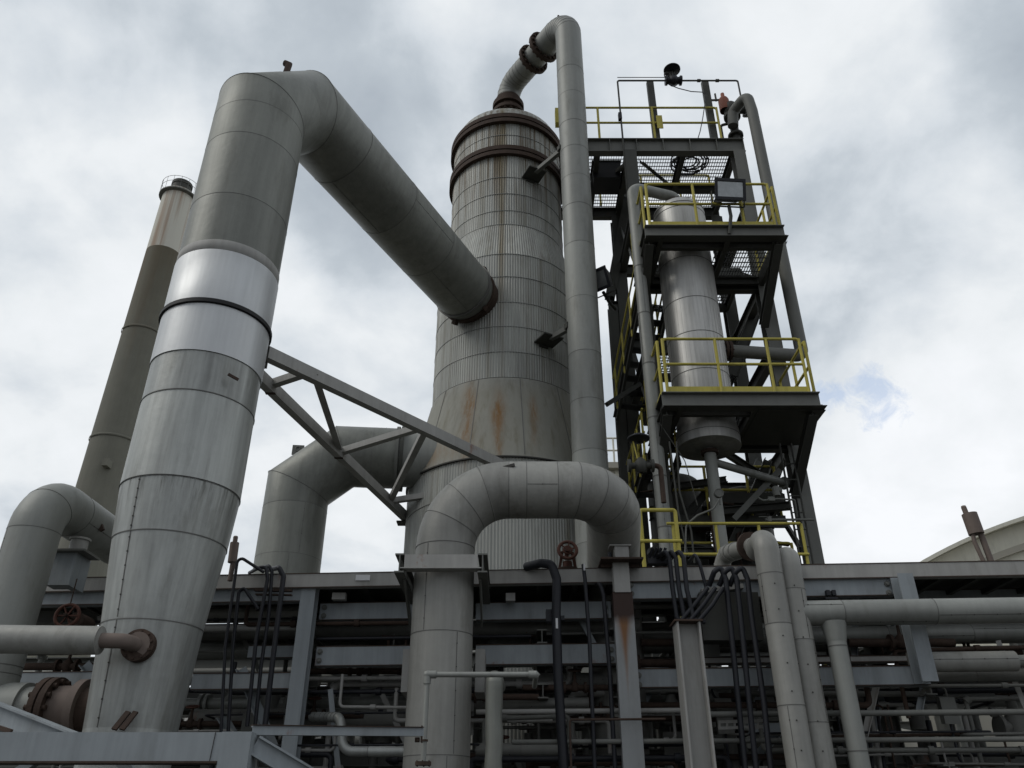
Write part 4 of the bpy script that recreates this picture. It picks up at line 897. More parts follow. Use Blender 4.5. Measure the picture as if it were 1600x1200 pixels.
for x in (-5.0, -2.45, .35, 1.2, 2.05, 4.6):
    for z in (3.55, 2.95, 2.1): part('cross_beam', rack, STEELM, lambda b, x=x, z=z: b.ibeam(rp(x, .3, z), rp(x, 2.9, z), .12, .16))
for a_, b_ in (((-5.2, .5, 3.3), (-4.0, .5, 2.2)), ((-3.2, .3, 3.2), (-2.6, .3, 2.2)), ((-4.8, .4, 2.7), (-5.6, .4, 2.1)), ((-3.4, .5, 2.7), (-2.5, .5, 1.6)), ((1.9, 1.0, 3.3), (1.4, 1.0, 2.6)), ((4.4, .9, 3.0), (3.6, .9, 1.4)), ((2.6, 1.1, 2.0), (3.6, 1.1, 3.0))):
    part('brace', rack, GALV, lambda b, a_=a_, b_=b_: b.angle(rp(*a_), rp(*b_), .10, .01))
part('stub_bracket', rack, GALVP, lambda b: b.box(rk(775+22, 940, .2)-Vector((.05, .05, .0)), rk(797, 940, .2)+Vector((.06, .05, .09))))
part('stub_bracket', rack, GALVP, lambda b: b.box(rk(530, 938, .2)-Vector((.08, .05, .0)), rk(530, 938, .2)+Vector((.08, .05, .08))))
for px, py in ((636, 1045), (750, 1045)):
    p = rk(px, py, -.35); part('gusset_plate', rack, GALVP, lambda b, p=p: b.box(p-Vector((.05, .03, .24)), p+Vector((.05, .5, .20))))
part('tag_plate', rack, WHITET, lambda b: b.box(rk(567, 903, -.03)-Vector((.085, .006, .03)), rk(567, 903, -.03)+Vector((.085, -.001, .035))), 'small blank pale tag on the top beam')
part('clip', rack, BLK, lambda b: [b.box(rk(x, 931, -.03)-Vector((.02, .03, 0)), rk(x, 931, -.03)+Vector((.02, .03, .06))) for x in (1294, 1303)]+[b.box(rk(1298, 934, -.03)-Vector((.07, .03, .02)), rk(1298, 934, -.03)+Vector((.07, .03, .0)))])

# ---------------------------------------------------------------- rack pipes (each a thing)
def rpipe(px0, px1, py, off, rr, m, label, ref=None, ends=None, group=None, elbow0=None, elbow1=None, name='process_pipe', flanges=()):
    z = rk((px0+px1)/2 if ref is None else ref, py, off).z; x0 = rk(px0, py, off).x; x1 = rk(px1, py, off).x
    pts = [rp(x0, off, z), rp(x1, off, z)]
    if elbow0: pts = [pts[0]+Vector(elbow0)]+pts
    if elbow1: pts = pts+[pts[-1]+Vector(elbow1)]
    pts = fillet(pts, rr*2.6, 6)
    def f(b):
        (jacket(b, pts, rr, [.5+k*.95 for k in range(int(plen(pts)/.95))], 24) if rr > .05 else b.tube(pts, rr, 10))
        for s_ in flanges: p, tt = along(pts, s_); b.flange(p, tt, rr*1.8, .04, RUST, 8)
    return single(name, m, f, pts[0], label, 'pipe', group)
rpipe(1240, 1800, 956, -.42, .132, PIPEG, 'big grey insulated pipe running to the right edge in front of the rack column', ref=1420)
def f(b):
    p = rk(1300, 965, -.42); z0 = p.z
    b.tube([(p.x, p.y, z0-.08), (p.x, p.y, 0)], .098, 24); b.lathe((p.x, p.y, 0), [(.10, z0-.25), (.135, z0-.05)], 24); seams(b, [Vector((p.x, p.y, z0)), Vector((p.x, p.y, 0))], .098, [.30, 1.3], w=.01, n=24, m=SEAML)
single('branch_pipe', PIPEG, f, rk(1300, 970, -.42), 'vertical grey branch pipe hanging from the big pipe at the right', 'pipe')
rpipe(1060, 1800, 991, .55, .10, PIPEG, 'dark grey pipe just behind and below the big right hand pipe', ref=1450)
rpipe(1444, 1586, 1034, .0, .105, ALUW, 'short fat insulated pipe end right of the leaning rack column', ref=1500)
rpipe(1586, 1800, 1032, .0, .06, PIPEG, 'bare pipe coming out of the short fat insulated pipe', ref=1650)
rpipe(1450, 1800, 1055, .3, .07, CLUT, 'brownish pipe under the short fat insulated pipe', ref=1550)
rpipe(1090, 1800, 1114, -.2, .030, STEELM, 'upper of the two thin pipes crossing low at the right', ref=1400, group='thin pipes low on the right')
rpipe(800, 1800, 1156, -.15, .026, STEELM, 'lower of the two thin pipes crossing low at the right', ref=1400, group='thin pipes low on the right')
rpipe(320, 1000, 984, .75, .095, CLUT, 'dark insulated pipe running behind the middle row of rack beams', ref=560)
rpipe(300, 476, 958, .55, .085, ALUW, 'pale insulated pipe behind the black conduits, upper one', ref=400)
rpipe(300, 476, 981, .35, .04, GALVP, 'thin pale pipe behind the black conduits', ref=400)
rpipe(495, 830, 997, .30, .018, BLK, 'thin black pipe strapped along the beams left of centre', ref=600)
rpipe(850, 1150, 990, .6, .018, STEELM, 'thin double tube run right of the wide black cable', ref=900)
rpipe(300, 640, 1124, .9, .12, CLUT, 'fat dark pipe low behind the black conduits', ref=420)
fp = fillet([rk(488, 1120, .5), rk(532, 1121, -.05), rk(536, 1174, -.1), rk(720, 1175, -.1)], .13, 6)
single('foil_wrapped_pipe', ALU, lambda b: jacket(b, fp, .052, [.15, .3, .42, .5, .58, .66, .9, 1.3], 22, lap=False), fp[0], 'shiny foil wrapped pipe with two elbows low left of centre', 'pipe')
rpipe(600, 960, 1066, .8, .10, CLUT, 'dark lagged pipe under the third row of beams', ref=800)
rpipe(744, 920, 1100, .5, .065, CLUT, 'dark pipe behind the foil elbow pipe in the centre', ref=820)
rpipe(744, 1100, 1111, .1, .028, GALVP, 'thin pale pipe crossing behind the thick black cable', ref=950)
rpipe(744, 880, 1172, .3, .075, CLUT, 'grey lagged pipe end low in the centre', ref=820)
rpipe(890, 1040, 1124, -.3, .012, RUST, 'rusty thin rod crossing the rust streaked post', ref=960, elbow0=(0, 0, -1.5))
rpipe(1090, 1280, 1113, .5, .05, CLUT, 'dark pipe low behind the three black cables', ref=1180)
rnd = random.Random(11)
# dark service pipes deep inside the rack
for k in range(26):
    off = rnd.uniform(1.0, 2.8); z = rnd.choice([3.9, 3.65, 3.45, 3.0, 2.85, 2.55, 2.1, 1.9, 1.6]) + rnd.uniform(-.05, .05); r_ = rnd.choice([.04, .055, .07, .09, .11]); x0 = rnd.uniform(-9, 3); x1 = x0+rnd.uniform(2.5, 9)
    e0 = (0, rnd.choice([0, .5]), rnd.choice([-.8, -1.5, .35])) ; pts = fillet([rp(x0, off, z)+Vector(e0), rp(x0, off, z), rp(x1, off, z), rp(x1, off, z)+Vector((0, 0, -rnd.uniform(.5, 1.8)))], r_*2.2, 5)
    single('service_pipe', rnd.choice([CLUT, CLUT, STEELM, PIPEG]), lambda b: (b.tube(pts, r_, 16), [b.flange(along(pts, s_)[0], along(pts, s_)[1], r_*1.7, .04) for s_ in (1.2, 1.28)]), pts[0], 'dark service pipe deep inside the pipe rack', 'pipe', 'service pipes deep inside the rack')
for k in range(22):
    x = rnd.uniform(-6, 6.5); off = rnd.uniform(.7, 2.7); r_ = rnd.choice([.03, .045, .06, .08]); z1 = rnd.uniform(2.6, 4.0)
    pts = fillet([rp(x, off, 0), rp(x, off, z1), rp(x+rnd.choice([-.5, .5]), off, z1)], r_*2.4, 5)
    single('drop_pipe', rnd.choice([CLUT, STEELM, GALVP]), lambda b: b.tube(pts, r_, 14), pts[0], 'vertical drop pipe with an elbow deep inside the pipe rack', 'pipe', 'drop pipes deep inside the rack')
for k in range(9):
    x = (-4.4, -3.0, -1.6, .2, 1.9, 2.7, 3.7, 4.9, 5.8)[k]; off = 1.0+.15*(k % 4); z = (2.35, 2.9, 2.6, 2.3, 2.75, 2.2, 2.5, 2.2, 2.6)[k]; c = rp(x, off, z)
    t = thing('gate_valve', c, 'dark gate valve with a handwheel deep inside the pipe rack', 'valve', 'gate valves deep inside the rack')
    part('body', t, CLUT, lambda b: (b.cyl(c-Vector((.2, 0, 0)), c+Vector((.2, 0, 0)), .08, 14), b.flange(c-Vector((.2, 0, 0)), (1, 0, 0), .14, .04), b.flange(c+Vector((.2, 0, 0)), (1, 0, 0), .14, .04), b.lathe(c, [(.13, -.1), (.13, .1), (.06, .2), (.05, .32)], 14)))
    part('handwheel', t, RUST, lambda b: (b.torus(c+Vector((0, 0, .38)), (0, 0, 1), .13, .014, 20, 6), b.cyl(c+Vector((0, 0, .3)), c+Vector((0, 0, .42)), .012, 6), b.bar(c+Vector((-.13, 0, .38)), c+Vector((.13, 0, .38)), .015, .01), b.bar(c+Vector((0, -.13, .38)), c+Vector((0, .13, .38)), .015, .01)))

for k in range(84):     # thin lines near the front of the rack
    off = rnd.uniform(.2, 1.0); z = rnd.uniform(1.5, 4.0) if k < 34 else rnd.uniform(1.4, 3.1); r_ = rnd.choice([.012, .018, .025, .032]); x0 = rnd.uniform(-6.5, 5.5); x1 = x0+rnd.uniform(.8, 3.5)
    a_ = rnd.choice([(0, 0, -rnd.uniform(.3, 1.6)), (0, .5, 0), (0, 0, .35)]); c_ = rnd.choice([(0, 0, -rnd.uniform(.3, 1.6)), (0, .6, 0), (0, 0, .3)])
    pts = fillet([rp(x0, off, z)+Vector(a_), rp(x0, off, z), rp(x1, off, z+rnd.uniform(-.03, .03)), rp(x1, off, z)+Vector(c_)], max(.05, r_*2), 4)
    single('small_bore_line', rnd.choice([STEELM, RUST, CLUT, GALVP, BLK]), lambda b: (b.tube(pts, r_, 10), [b.cyl(along(pts, q_)[0]-along(pts, q_)[1]*.03, along(pts, q_)[0]+along(pts, q_)[1]*.03, r_*1.7, 10) for q_ in (plen(pts)*.3, plen(pts)*.55, plen(pts)*.8)]), pts[0], 'small bore line with couplings among the front beams of the pipe rack', 'pipe', 'small bore lines among the rack beams')
for k in range(16):     # pipe hangers, junction boxes
    x = rnd.uniform(-5.5, 5.5); off = rnd.uniform(.3, 1.0); z = rnd.uniform(2.0, 3.9); c = rp(x, off, z); w_ = rnd.uniform(.07, .14); hh = rnd.uniform(.09, .18)
    t = thing('junction_box', c, 'small junction box fixed among the front beams of the pipe rack', 'electrical box', 'junction boxes among the rack beams')
    part('box', t, rnd.choice([STEELM, CLUT, GALVP]), lambda b: (b.box(c+Vector((-w_, -.05, -hh)), c+Vector((w_, .05, hh))), b.box(c+Vector((-w_-.01, -.062, -hh-.01)), c+Vector((w_+.01, -.051, hh+.01)))))
    part('conduit', t, BLK, lambda b: b.tube(fillet([c+Vector((0, 0, -hh)), c+Vector((0, 0, -hh-.4)), c+Vector((.5, .2, -hh-.4))], .08, 4), .014, 8))
for k in range(22):
    x = rnd.uniform(-5.5, 5.5); off = rnd.uniform(.3, .9); z = rnd.uniform(1.8, 3.6); c = rp(x, off, z); r_ = rnd.uniform(.03, .05)
    t = thing('globe_valve', c, 'small rusty globe valve among the front beams of the pipe rack', 'valve', 'small valves among the rack beams')
    part('body', t, RUST, lambda b: (b.cyl(c-Vector((.6, 0, 0)), c+Vector((.6, 0, 0)), r_, 12), b.flange(c-Vector((.12, 0, 0)), (1, 0, 0), r_*1.9, .03), b.flange(c+Vector((.12, 0, 0)), (1, 0, 0), r_*1.9, .03), b.lathe(c, [(r_, -r_*1.3), (r_*1.5, -.02), (r_*1.4, r_), (.02, r_*2), (.015, r_*2+.12)], 14)))
    part('handwheel', t, rnd.choice([RED, RUST]), lambda b: (b.torus(c+Vector((0, -.01, r_*2+.12)), (0, -.3, 1), .075, .009, 18, 6), b.bar(c+Vector((-.07, 0, r_*2+.12)), c+Vector((.07, 0, r_*2+.12)), .01, .008)))
for k in range(18):
    x = rnd.uniform(-5.5, 6.0); off = rnd.uniform(.35, 1.0); z = rnd.choice([1.5, 2.1, 2.7, 3.3]); dx = rnd.uniform(-.6, .6)
    part('strut', rack, rnd.choice([GALV, STEELM, GALVP]), lambda b: b.angle(rp(x, off, z), rp(x+dx, off, z+rnd.uniform(.5, .9)), .06, .008))
# rounded pipe pair
for px, pyt, d, lb in ((1187, 826, 8.6, 'left and nearer of the two round topped insulated pipes at the right'), (1226, 850, 8.68, 'right and farther of the two round topped insulated pipes at the right')):
    p = at({1187: 1208, 1226: 1238}[px], 925, d); ztp = at(px, pyt+14, d).z; rr_ = .136
    t = thing('round_topped_pipe', (p.x, d, 0), lb, 'pipe', 'round topped insulated pipes')
    pts = fillet([Vector((p.x, d, 0)), Vector((p.x, d, ztp)), Vector((p.x+.02, d+.38, ztp-.03))] if px < 1200 else [Vector((p.x, d, 0)), Vector((p.x, d, ztp)), Vector((p.x+.16, d+.45, ztp-.1))], .15, 9)
    def f(b):
        jacket(b, pts, rr_, [.75, 1.6, ztp-1.75, ztp-.95, ztp-.42], 36)
        for k in range(12): c = Vector((p.x+rr_*math.sin(-.1), d-rr_*math.cos(-.1), .9+k*.27)); b.cyl(c, c-Vector((0, .006, 0)), .008, 6, SEAM)
    part('jacket', t, ALUW, f)
q = at(1148, 866, 9.6)
t = thing('lagged_elbow', q, 'crumpled pale lagged elbow fitting left of the round topped pipes', 'pipe')
le = fillet([at(1124, 905, 10.0), at(1132, 866, 9.9), at(1160, 858, 9.4), at(1180, 852, 9.05)], .16, 5)
part('jacket', t, ALUW, lambda b: (b.tube(le, .10, 22), seams(b, le, .10, [.35, .45, .6], w=.03, e=.012, n=22, m=ALUW)))
part('gland', t, RUST, lambda b: b.flange(along(le, plen(le)-.12)[0], along(le, plen(le)-.12)[1], .17, .04))
q = at(1130, 930, 9.2)
t = thing('duct_hood', q, 'angled grey duct hood behind the cable bundle at the right', 'duct')
part('panel', t, STEEL, lambda b: b.prism(rk(1088, 1000, .3), rk(1178, 1000, .3), [(.0, -.05), (.5, -.10), (.5, .42), (.35, .42)]))
part('lip', t, GALVP, lambda b: b.bar(rk(1095, 925, -.05), rk(1160, 917, -.05), .12, .05))

# left elbow pipe and its support
lx_, ld = at(22, 900, 8.6), 8.6; LR = .27; e1 = at(52, 790, 8.6); e2 = at(176, 853, 10.2); zl = (e1.z+e2.z)/2+.1
lx0 = at(33, 900, 8.6).x
t = thing('left_elbow_pipe', (lx0, ld, 1.9), 'fat grey elbow pipe at the left edge running back behind the big riser', 'pipe')
pts = fillet([Vector((lx0+.45, ld, 2.62)), Vector((lx0, ld, 2.62)), Vector((lx0, ld, zl)), Vector((e2.x-.05, 10.4, zl))], [.34, .42], 10)
part('pipe_body', t, PIPEG, lambda b: (jacket(b, pts, LR, [plen(pts[:12])+.12, plen(pts[:12])+.2, plen(pts[:13])-.02, plen(pts[:18]), plen(pts)-1.2], 40)))
vc = Vector((lx0+.45, ld, 2.62))
part('flange', t, RUST, lambda b: (b.cyl(vc, vc+Vector((.16, 0, 0)), LR-.04, 32, PIPEG), b.flange(vc+Vector((.20, 0, 0)), (1, 0, 0), LR+.05, .06, None, 14), b.flange(vc+Vector((.28, 0, 0)), (1, 0, 0), LR+.05, .06, None, 14)))
part('valve_body', t, PINKR, lambda b: (b.cyl(vc+Vector((.31, 0, 0)), vc+Vector((.52, 0, 0)), LR-.03, 32), b.cyl(vc+Vector((.52, 0, 0)), vc+Vector((.60, 0, 0)), LR+.03, 32), b.cyl(vc+Vector((.60, 0, 0)), vc+Vector((.95, 0, 0)), LR-.04, 32, RUST), b.cyl(vc+Vector((.95, 0, 0)), vc+Vector((1.02, 0, 0)), LR+.05, 32, RUST)))
part('clip', t, RUST, lambda b: b.bar(at(156, 817, 9.45), at(160, 829, 9.45), .04, .05))
q = at(113, 870, 9.25)
t = thing('pipe_support', q, 'box section pipe support with a flat rusty plate holding up the left elbow pipe', 'support')
part('base_box', t, GALV, lambda b: (b.box(q+Vector((-.17, -.1, -.36)), q+Vector((.0, .1, .02))), b.box(q+Vector((.001, -.1, -.36)), q+Vector((.10, .25, .02)))))
part('plate', t, STEELM, lambda b: b.box(q+Vector((-.22, -.18, .021)), q+Vector((.22, .22, .045))))
part('saddle', t, GALVP, lambda b: (b.cyl(q+Vector((.03, .02, .046)), q+Vector((.03, .02, .20)), .10, 16), b.cyl(q+Vector((.03, .02, .20)), q+Vector((.03, .02, .225)), .12, 16)))
q = at(105, 962, 9.15)
t = thing('handwheel_valve', q, 'rusty handwheel valve under the left beam beside the elbow pipe', 'valve')
part('handwheel', t, RED, lambda b: (b.torus(q, (.1, -1, .1), .125, .02, 24, 8), [b.bar(q-Vector((math.cos(a)*.12, 0, math.sin(a)*.12)), q+Vector((math.cos(a)*.12, 0, math.sin(a)*.12)), .02, .015) for a in (0, 1.05, 2.1)]))
part('stem', t, RUST, lambda b: (b.cyl(q-Vector((0, .06, 0)), q+Vector((0, .35, 0)), .02, 8), b.cyl(q+Vector((0, .2, -.0)), q+Vector((0, .5, 0)), .09, 12), b.cyl(q+Vector((0, .0, .12)), q+Vector((.0, 0, .42)), .008, 6)))
# horizontal lagged pipe into the riser
a_, c_ = at(-160, 999, 7.35), at(158, 995, 7.55); zc = at(80, 997, 7.45).z
t = thing('lagged_branch_pipe', (c_.x, 7.55, zc), 'pale lagged pipe at the left edge, bolted to the big riser by a brown stub', 'pipe')
part('lagging', t, ALUW, lambda b: (b.tube([(a_.x, 7.45, zc), (c_.x, 7.55, zc)], .125, 36), b.tube([(c_.x, 7.55, zc), (c_.x+.015, 7.55, zc)], [.125, .07], 36)))
s1 = at(202, 1001, 7.62); sd2 = Vector((s1.x+.02-c_.x, .12, 0))
part('stub', t, PINKR, lambda b: b.tube(fillet([(c_.x-.02, 7.55, zc), (s1.x-.03, 7.58, zc), (s1.x+.02, RY-.44, zc)], .06, 5), .068, 20))
part('flange', t, RUST, lambda b: (b.flange((s1.x+.02, RY-.48, zc), (.05, -1, .1), .15, .035, None, 0), b.flange((s1.x+.02, RY-.53, zc), (.05, -1, .1), .15, .035, None, 10)))
part('cover_plate', t, PINKR, lambda b: b.cyl((s1.x+.02, RY-.55, zc), (s1.x+.02, RY-.553, zc), .12, 24))

# red valve on the rack, relief pots
q = at(887, 862, 9.9)
t = thing('handwheel_valve', q, 'red rusty handwheel valve standing on the rack under the arching pipe', 'valve')
part('handwheel', t, RED, lambda b: (b.torus(q+Vector((0, 0, .02)), (0, -1, .15), .115, .022, 24, 8), b.torus(q+Vector((0, 0, .02)), (0, -1, .15), .05, .015, 16, 6), [b.bar(q+Vector((-math.cos(a)*.11, 0, .02-math.sin(a)*.11)), q+Vector((math.cos(a)*.11, 0, .02+math.sin(a)*.11)), .02, .015) for a in (0.3, 1.35, 2.4)]))
part('yoke', t, RED, lambda b: [b.bar(q+Vector((sx*.5, .1, .02)), q+Vector((sx, .12, -.34)), .035, .04) for sx in (-.13, .13)]+[b.cyl(q+Vector((0, -.05, .02)), q+Vector((0, .25, .02)), .03, 10), b.cyl(q+Vector((0, .1, -.3)), q+Vector((0, .12, -.1)), .06, 12)])
part('body', t, RUST, lambda b: b.lathe(q+Vector((0, .12, -.45)), [(.16, 0), (.16, .05), (.09, .07), (.09, .2), (.14, .22), (.14, .26)], 18))
q = at(365, 866, 9.3)
t = thing('breather_pot', q, 'slim brown breather canister on a stub right beside the big riser', 'vent')
part('canister', t, PINKR, lambda b: (b.cyl(q+Vector((0, 0, -.10)), q+Vector((-.01, 0, .14)), .052, 18), b.cyl(q+Vector((-.01, 0, .14)), q+Vector((-.01, 0, .2)), .028, 12), b.lathe(q+Vector((-.01, 0, .2)), [(.03, 0), (.025, .02), (0, .03)], 12)))
part('stub', t, PINKR, lambda b: b.cyl(q+Vector((.01, 0, -.32)), q+Vector((.01, 0, -.1)), .03, 12))
q = at(1521, 818, 10.6)
t = thing('vent_pot', q, 'small brown box shaped vent pot on two legs above the rack at the right', 'vent')
part('pot', t, PINKR, lambda b: (b.cyl(q+Vector((0, 0, -.15)), q+Vector((-.02, 0, .14)), .10, 20), b.cyl(q+Vector((-.06, 0, .14)), q+Vector((-.07, 0, .23)), .035, 12), b.lathe(q+Vector((-.07, 0, .23)), [(.035, 0), (.03, .025), (0, .035)], 12)))
part('leg', t, PINKR, lambda b: b.tube([q+Vector((-.05, 0, -.15)), q+Vector((-.06, 0, -.26)), q+Vector((-.01, 0, -.55))], .028, 10)); part('leg', t, PINKR, lambda b: b.cyl(q+Vector((.06, 0, -.15)), q+Vector((.09, 0, -.55)), .04, 12))
# silver lagged riser in the centre, and the galvanised handrail pipe
q = at(772, 1130, 8.3); zt_ = at(772, 1066, 8.3).z
t = thing('foil_riser', (q.x, 8.3, 0), 'crinkled foil wrapped riser just right of the arching pipe', 'pipe')
def f(b):
    pts = [Vector((q.x+.006*math.sin(k*1.7), 8.3, k*.12)) for k in range(int(zt_/.12))]+[Vector((q.x, 8.3, zt_))]
    b.tube(pts, [.083+.004*math.sin(k*2.3) for k in range(len(pts))], 28)
    b.tube(fillet([Vector((q.x, 8.3, zt_-.06)), Vector((q.x, 8.3, zt_+.03)), Vector((q.x+.02, 8.9, zt_+.05))], .1, 6), .085, 24); seams(b, pts, .088, [.6, 1.2, 1.7, 2.0], w=.01, n=28, m=SEAML)
part('wrap', t, ALUD, f)
q0_, q1_ = at(668, 1052, 7.6), at(838, 1054, 7.6); zz = at(750, 1054, 7.6).z
t = thing('galvanised_pipe_rail', (q0_.x, 7.6, 1.5), 'thin threaded galvanised pipe with elbows crossing in front of the arching pipe', 'pipe')
part('pipe_run', t, PIPEG, lambda b: b.tube(fillet([(q0_.x, 7.6, at(668, 1190, 7.6).z), (q0_.x, 7.6, zz), (q1_.x, 7.6, zz), (q1_.x, 8.3, zz)], .035, 4), .024, 14))
part('elbow_fitting', t, PIPEG, lambda b: (b.cyl((q0_.x, 7.6, zz-.08), (q0_.x, 7.6, zz), .034, 14), b.cyl((q0_.x, 7.6, zz), (q0_.x+.08, 7.6, zz), .034, 14), b.lathe((q0_.x, 7.6, zz), [(0, -.035), (.033, -.02), (.036, 0), (.03, .025), (0, .035)], 14)))
part('elbow_fitting', t, PIPEG, lambda b: (b.cyl((q1_.x-.07, 7.6, zz), (q1_.x, 7.6, zz), .034, 14), b.lathe((q1_.x, 7.6, zz), [(0, -.035), (.036, 0), (0, .035)], 14)))
part('floor_flange', t, RUST, lambda b: (b.flange((q0_.x, 7.6, at(668, 1193, 7.6).z), (0, 0, 1), .07, .03, None, 6), b.flange((q0_.x, 7.6, at(668, 1157, 7.6).z), (0, 0, 1), .034, .015)))
# ---------------------------------------------------------------- near frame, lower left
FD = 6.5
t = thing('near_platform_frame', (-2.5, FD, 0), 'wide blue grey box beam frame nearest the camera at the lower left corner', 'frame')
za, zb2 = at(200, 1144, FD).z, at(200, 1189, FD).z
x0, x1 = at(-120, 1160, FD).x, at(345, 1160, FD).x; x2 = at(396, 1160, FD).x
part('beam', t, GALV, lambda b: b.box((x0, FD, zb2), (x1-.003, FD+.18, za)))
part('corner_post', t, GALV, lambda b: b.box((x1, FD-.01, 0), (x2-.02, FD+.20, za+.003)))
part('weld_line', t, SEAM, lambda b: b.bar((x1-.06, FD-.003, zb2), (x1-.05, FD-.003, za-.0), .004, .006, up=(0, 1, 0)))
part('lower_lip', t, RUST, lambda b: b.box((x0, FD-.015, zb2-.016), (x1-.003, FD+.18, zb2-.001)))
part('diagonal', t, GALV, lambda b: b.ibeam(Vector((x2-.02, FD+.1, za-.08)), Vector((x2+1.0, FD+.5, za-.62)), .08, .14))
part('diagonal', t, GALV, lambda b: b.bar(at(190, 1190, FD+.4), at(230, 1240, FD+.4), .05, .08))
part('side_beam', t, GALV, lambda b: b.ibeam(at(-60, 1092, FD+1.0), at(120, 1165, FD+.3), .10, .16))
part('rusty_edge', t, RUST, lambda b: b.bar(at(-10, 1134, FD+.1), at(18, 1143, FD+.02), .02, .03))
s0, s1_ = at(392, 1141, FD+.1), at(660, 1144, 7.4)
zr = (s0.z+s1_.z)/2
t = thing('angle_iron_rail', (s0.x, s0.y, zr), 'rusty edged angle iron reaching from the near frame to the arching pipe', 'rail')
part('angle', t, GALV, lambda b: b.channel((s0.x, FD+.12, s0.z), (s1_.x, 7.4, s1_.z), .05, .065, .008, side=1)); part('rust_edge', t, RUST, lambda b: b.bar((s0.x, FD+.11, s0.z+.036), (s1_.x, 7.39, s1_.z+.036), .07, .006))
part('end_clip', t, RUST, lambda b: (b.box(s1_+Vector((-.01, -.03, -.08)), s1_+Vector((.0, .04, .05))), b.cyl(s1_+Vector((-.06, 0, -.06)), s1_+Vector((-.02, 0, -.06)), .02, 8)))

# ---------------------------------------------------------------- black cables and conduits
def cable(pts, off, rr, label, group, near=0, tagp=None):
    P_ = [rk(x, y, off+(o[0] if o else 0)) for x, y, *o in pts]
    o_ = single('cable', BLK, lambda b: b.tube(fillet(P_, max(.05, rr*1.6), 5), rr, 12), P_[0], label, 'cable', group)
    return o_
g = 'black conduits beside the big riser'
cable([(345, 1150), (352, 1010), (372, 868), (412, 894)], -.25, .018, 'leftmost black conduit, bent over at its top toward the cable hooks', g)
cable([(356, 1152), (364, 1010), (373, 925), (381, 918), (404, 952)], -.20, .020, 'second black conduit, hooked over just below the top beam', g)
cable([(390, 895, .4), (404, 887), (416, 886), (418, 905), (400, 1000), (386, 1135)], -.22, .022, 'third black conduit, hanging from the left hook on the top beam', g)
cable([(402, 889, .4), (420, 884), (425, 893), (420, 960), (408, 1040), (398, 1140)], -.18, .021, 'fourth black conduit, hanging from the middle hook on the top beam', g)
cable([(420, 890, .4), (436, 887), (443, 900), (440, 925), (430, 1000), (414, 1135)], -.24, .030, 'fifth and thickest black conduit beside the riser, from the right hook', g)
t = thing('conduit_clamp', rk(422, 922, -.2), 'rusty strut clamp holding the black conduits to the top beam', 'clamp')
part('strut', t, RUST, lambda b: (b.bar(rk(398, 922, -.13), rk(456, 923, -.13), .05, .025), b.bar(rk(400, 929, -.13), rk(456, 930, -.13), .05, .014)))
g = 'black cables hanging at the centre of the rack'
cable([(822, 886, .2), (845, 880, .05), (862, 882), (870, 905), (869, 960), (872, 1060), (882, 1215)], -.25, .052, 'very thick black cable bending over the top beam at the centre', g)
cable([(911, 882), (914, 905), (921, 1000), (930, 1215)], -.2, .022, 'thin black cable with a white tag, between the thick cable and the capped post', g)
cable([(928, 912, .3), (938, 913), (943, 930), (952, 1040), (962, 1215)], -.12, .024, 'black cable nearest the capped post, hooked under the top beam', g)
single('cable_tag', WHITET, lambda b: b.box(rk(913, 886, -.23)-Vector((.010, .006, .04)), rk(913, 886, -.23)+Vector((.010, 0, .04))), rk(913, 886, -.24), 'tiny white tag at the head of the thin centre cable', 'tag')
single('cable_tag', WHITET, lambda b: b.box(rk(870, 974, -.31)-Vector((.012, .006, .055)), rk(870, 974, -.31)+Vector((.012, 0, .055))), rk(870, 974, -.3), 'small white tag on the very thick centre cable', 'tag')
single('cable_cleat', BLK, lambda b: (b.box(rk(860, 963, -.12)-Vector((.05, .08, .07)), rk(860, 963, -.12)+Vector((.02, .06, .06))), b.box(rk(862, 967, -.12)-Vector((.0, .08, .03)), rk(862, 967, -.12)+Vector((.14, .0, .02)))), rk(860, 965, -.12), 'black cleat holding the very thick centre cable', 'cleat')
g = 'looped black cables right of the capped post'
for k, (x0, xt, xm, lb) in enumerate(((1022, 1046, 1058, 'left of the three looped cables crossing the top beam'), (1032, 1056, 1070, 'middle of the three looped cables crossing the top beam'), (1044, 1068, 1084, 'right of the three looped cables crossing the top beam'))):
    cable([(x0-6, 884, .5), (x0+8, 868, .3), (xt-6, 862), (xt, 872), (xt+5, 920), (xm, 968), (xm+18, 972)], -.28-.03*k, .026, lb, g)
cable([(1078, 876, .3), (1086, 866), (1093, 880), (1104, 920), (1102, 930)], -.2, .02, 'single thin cable loop between the two cable bundles', g)
g = 'black cables bending over the duct hood'
for k, (xa, xt, xb, lb) in enumerate(((1108, 1126, 1166, 'left cable'), (1124, 1143, 1183, 'middle cable'), (1140, 1160, 1206, 'right cable'))):
    cable([(xa, 915, .1), (xt-10, 893), (xt, 886), (xt+8, 905), (xt+14, 960), (xb-12, 1100), (xb, 1215)], -.33-.02*k, .030, lb+' of the three running down beside the open I column', g)
    cable([(1062+14*k, 972), (1085+14*k, 945), (1106+12*k, 918)], -.34-.02*k, .024, lb+' stub of the three slanting up from the open I column top', 'slanting cable stubs')
single('cable_cleat', BLK, lambda b: b.bar(rk(1060, 972, -.32), rk(1096, 974, -.32), .07, .04), rk(1060, 972, -.3), 'black cleat on top of the open I column', 'cleat')
cable([(1312, 975), (1318, 1010), (1328, 1070)], -.05, .05, 'wide black sleeve behind the vertical branch pipe at the right', 'black cables at the right')
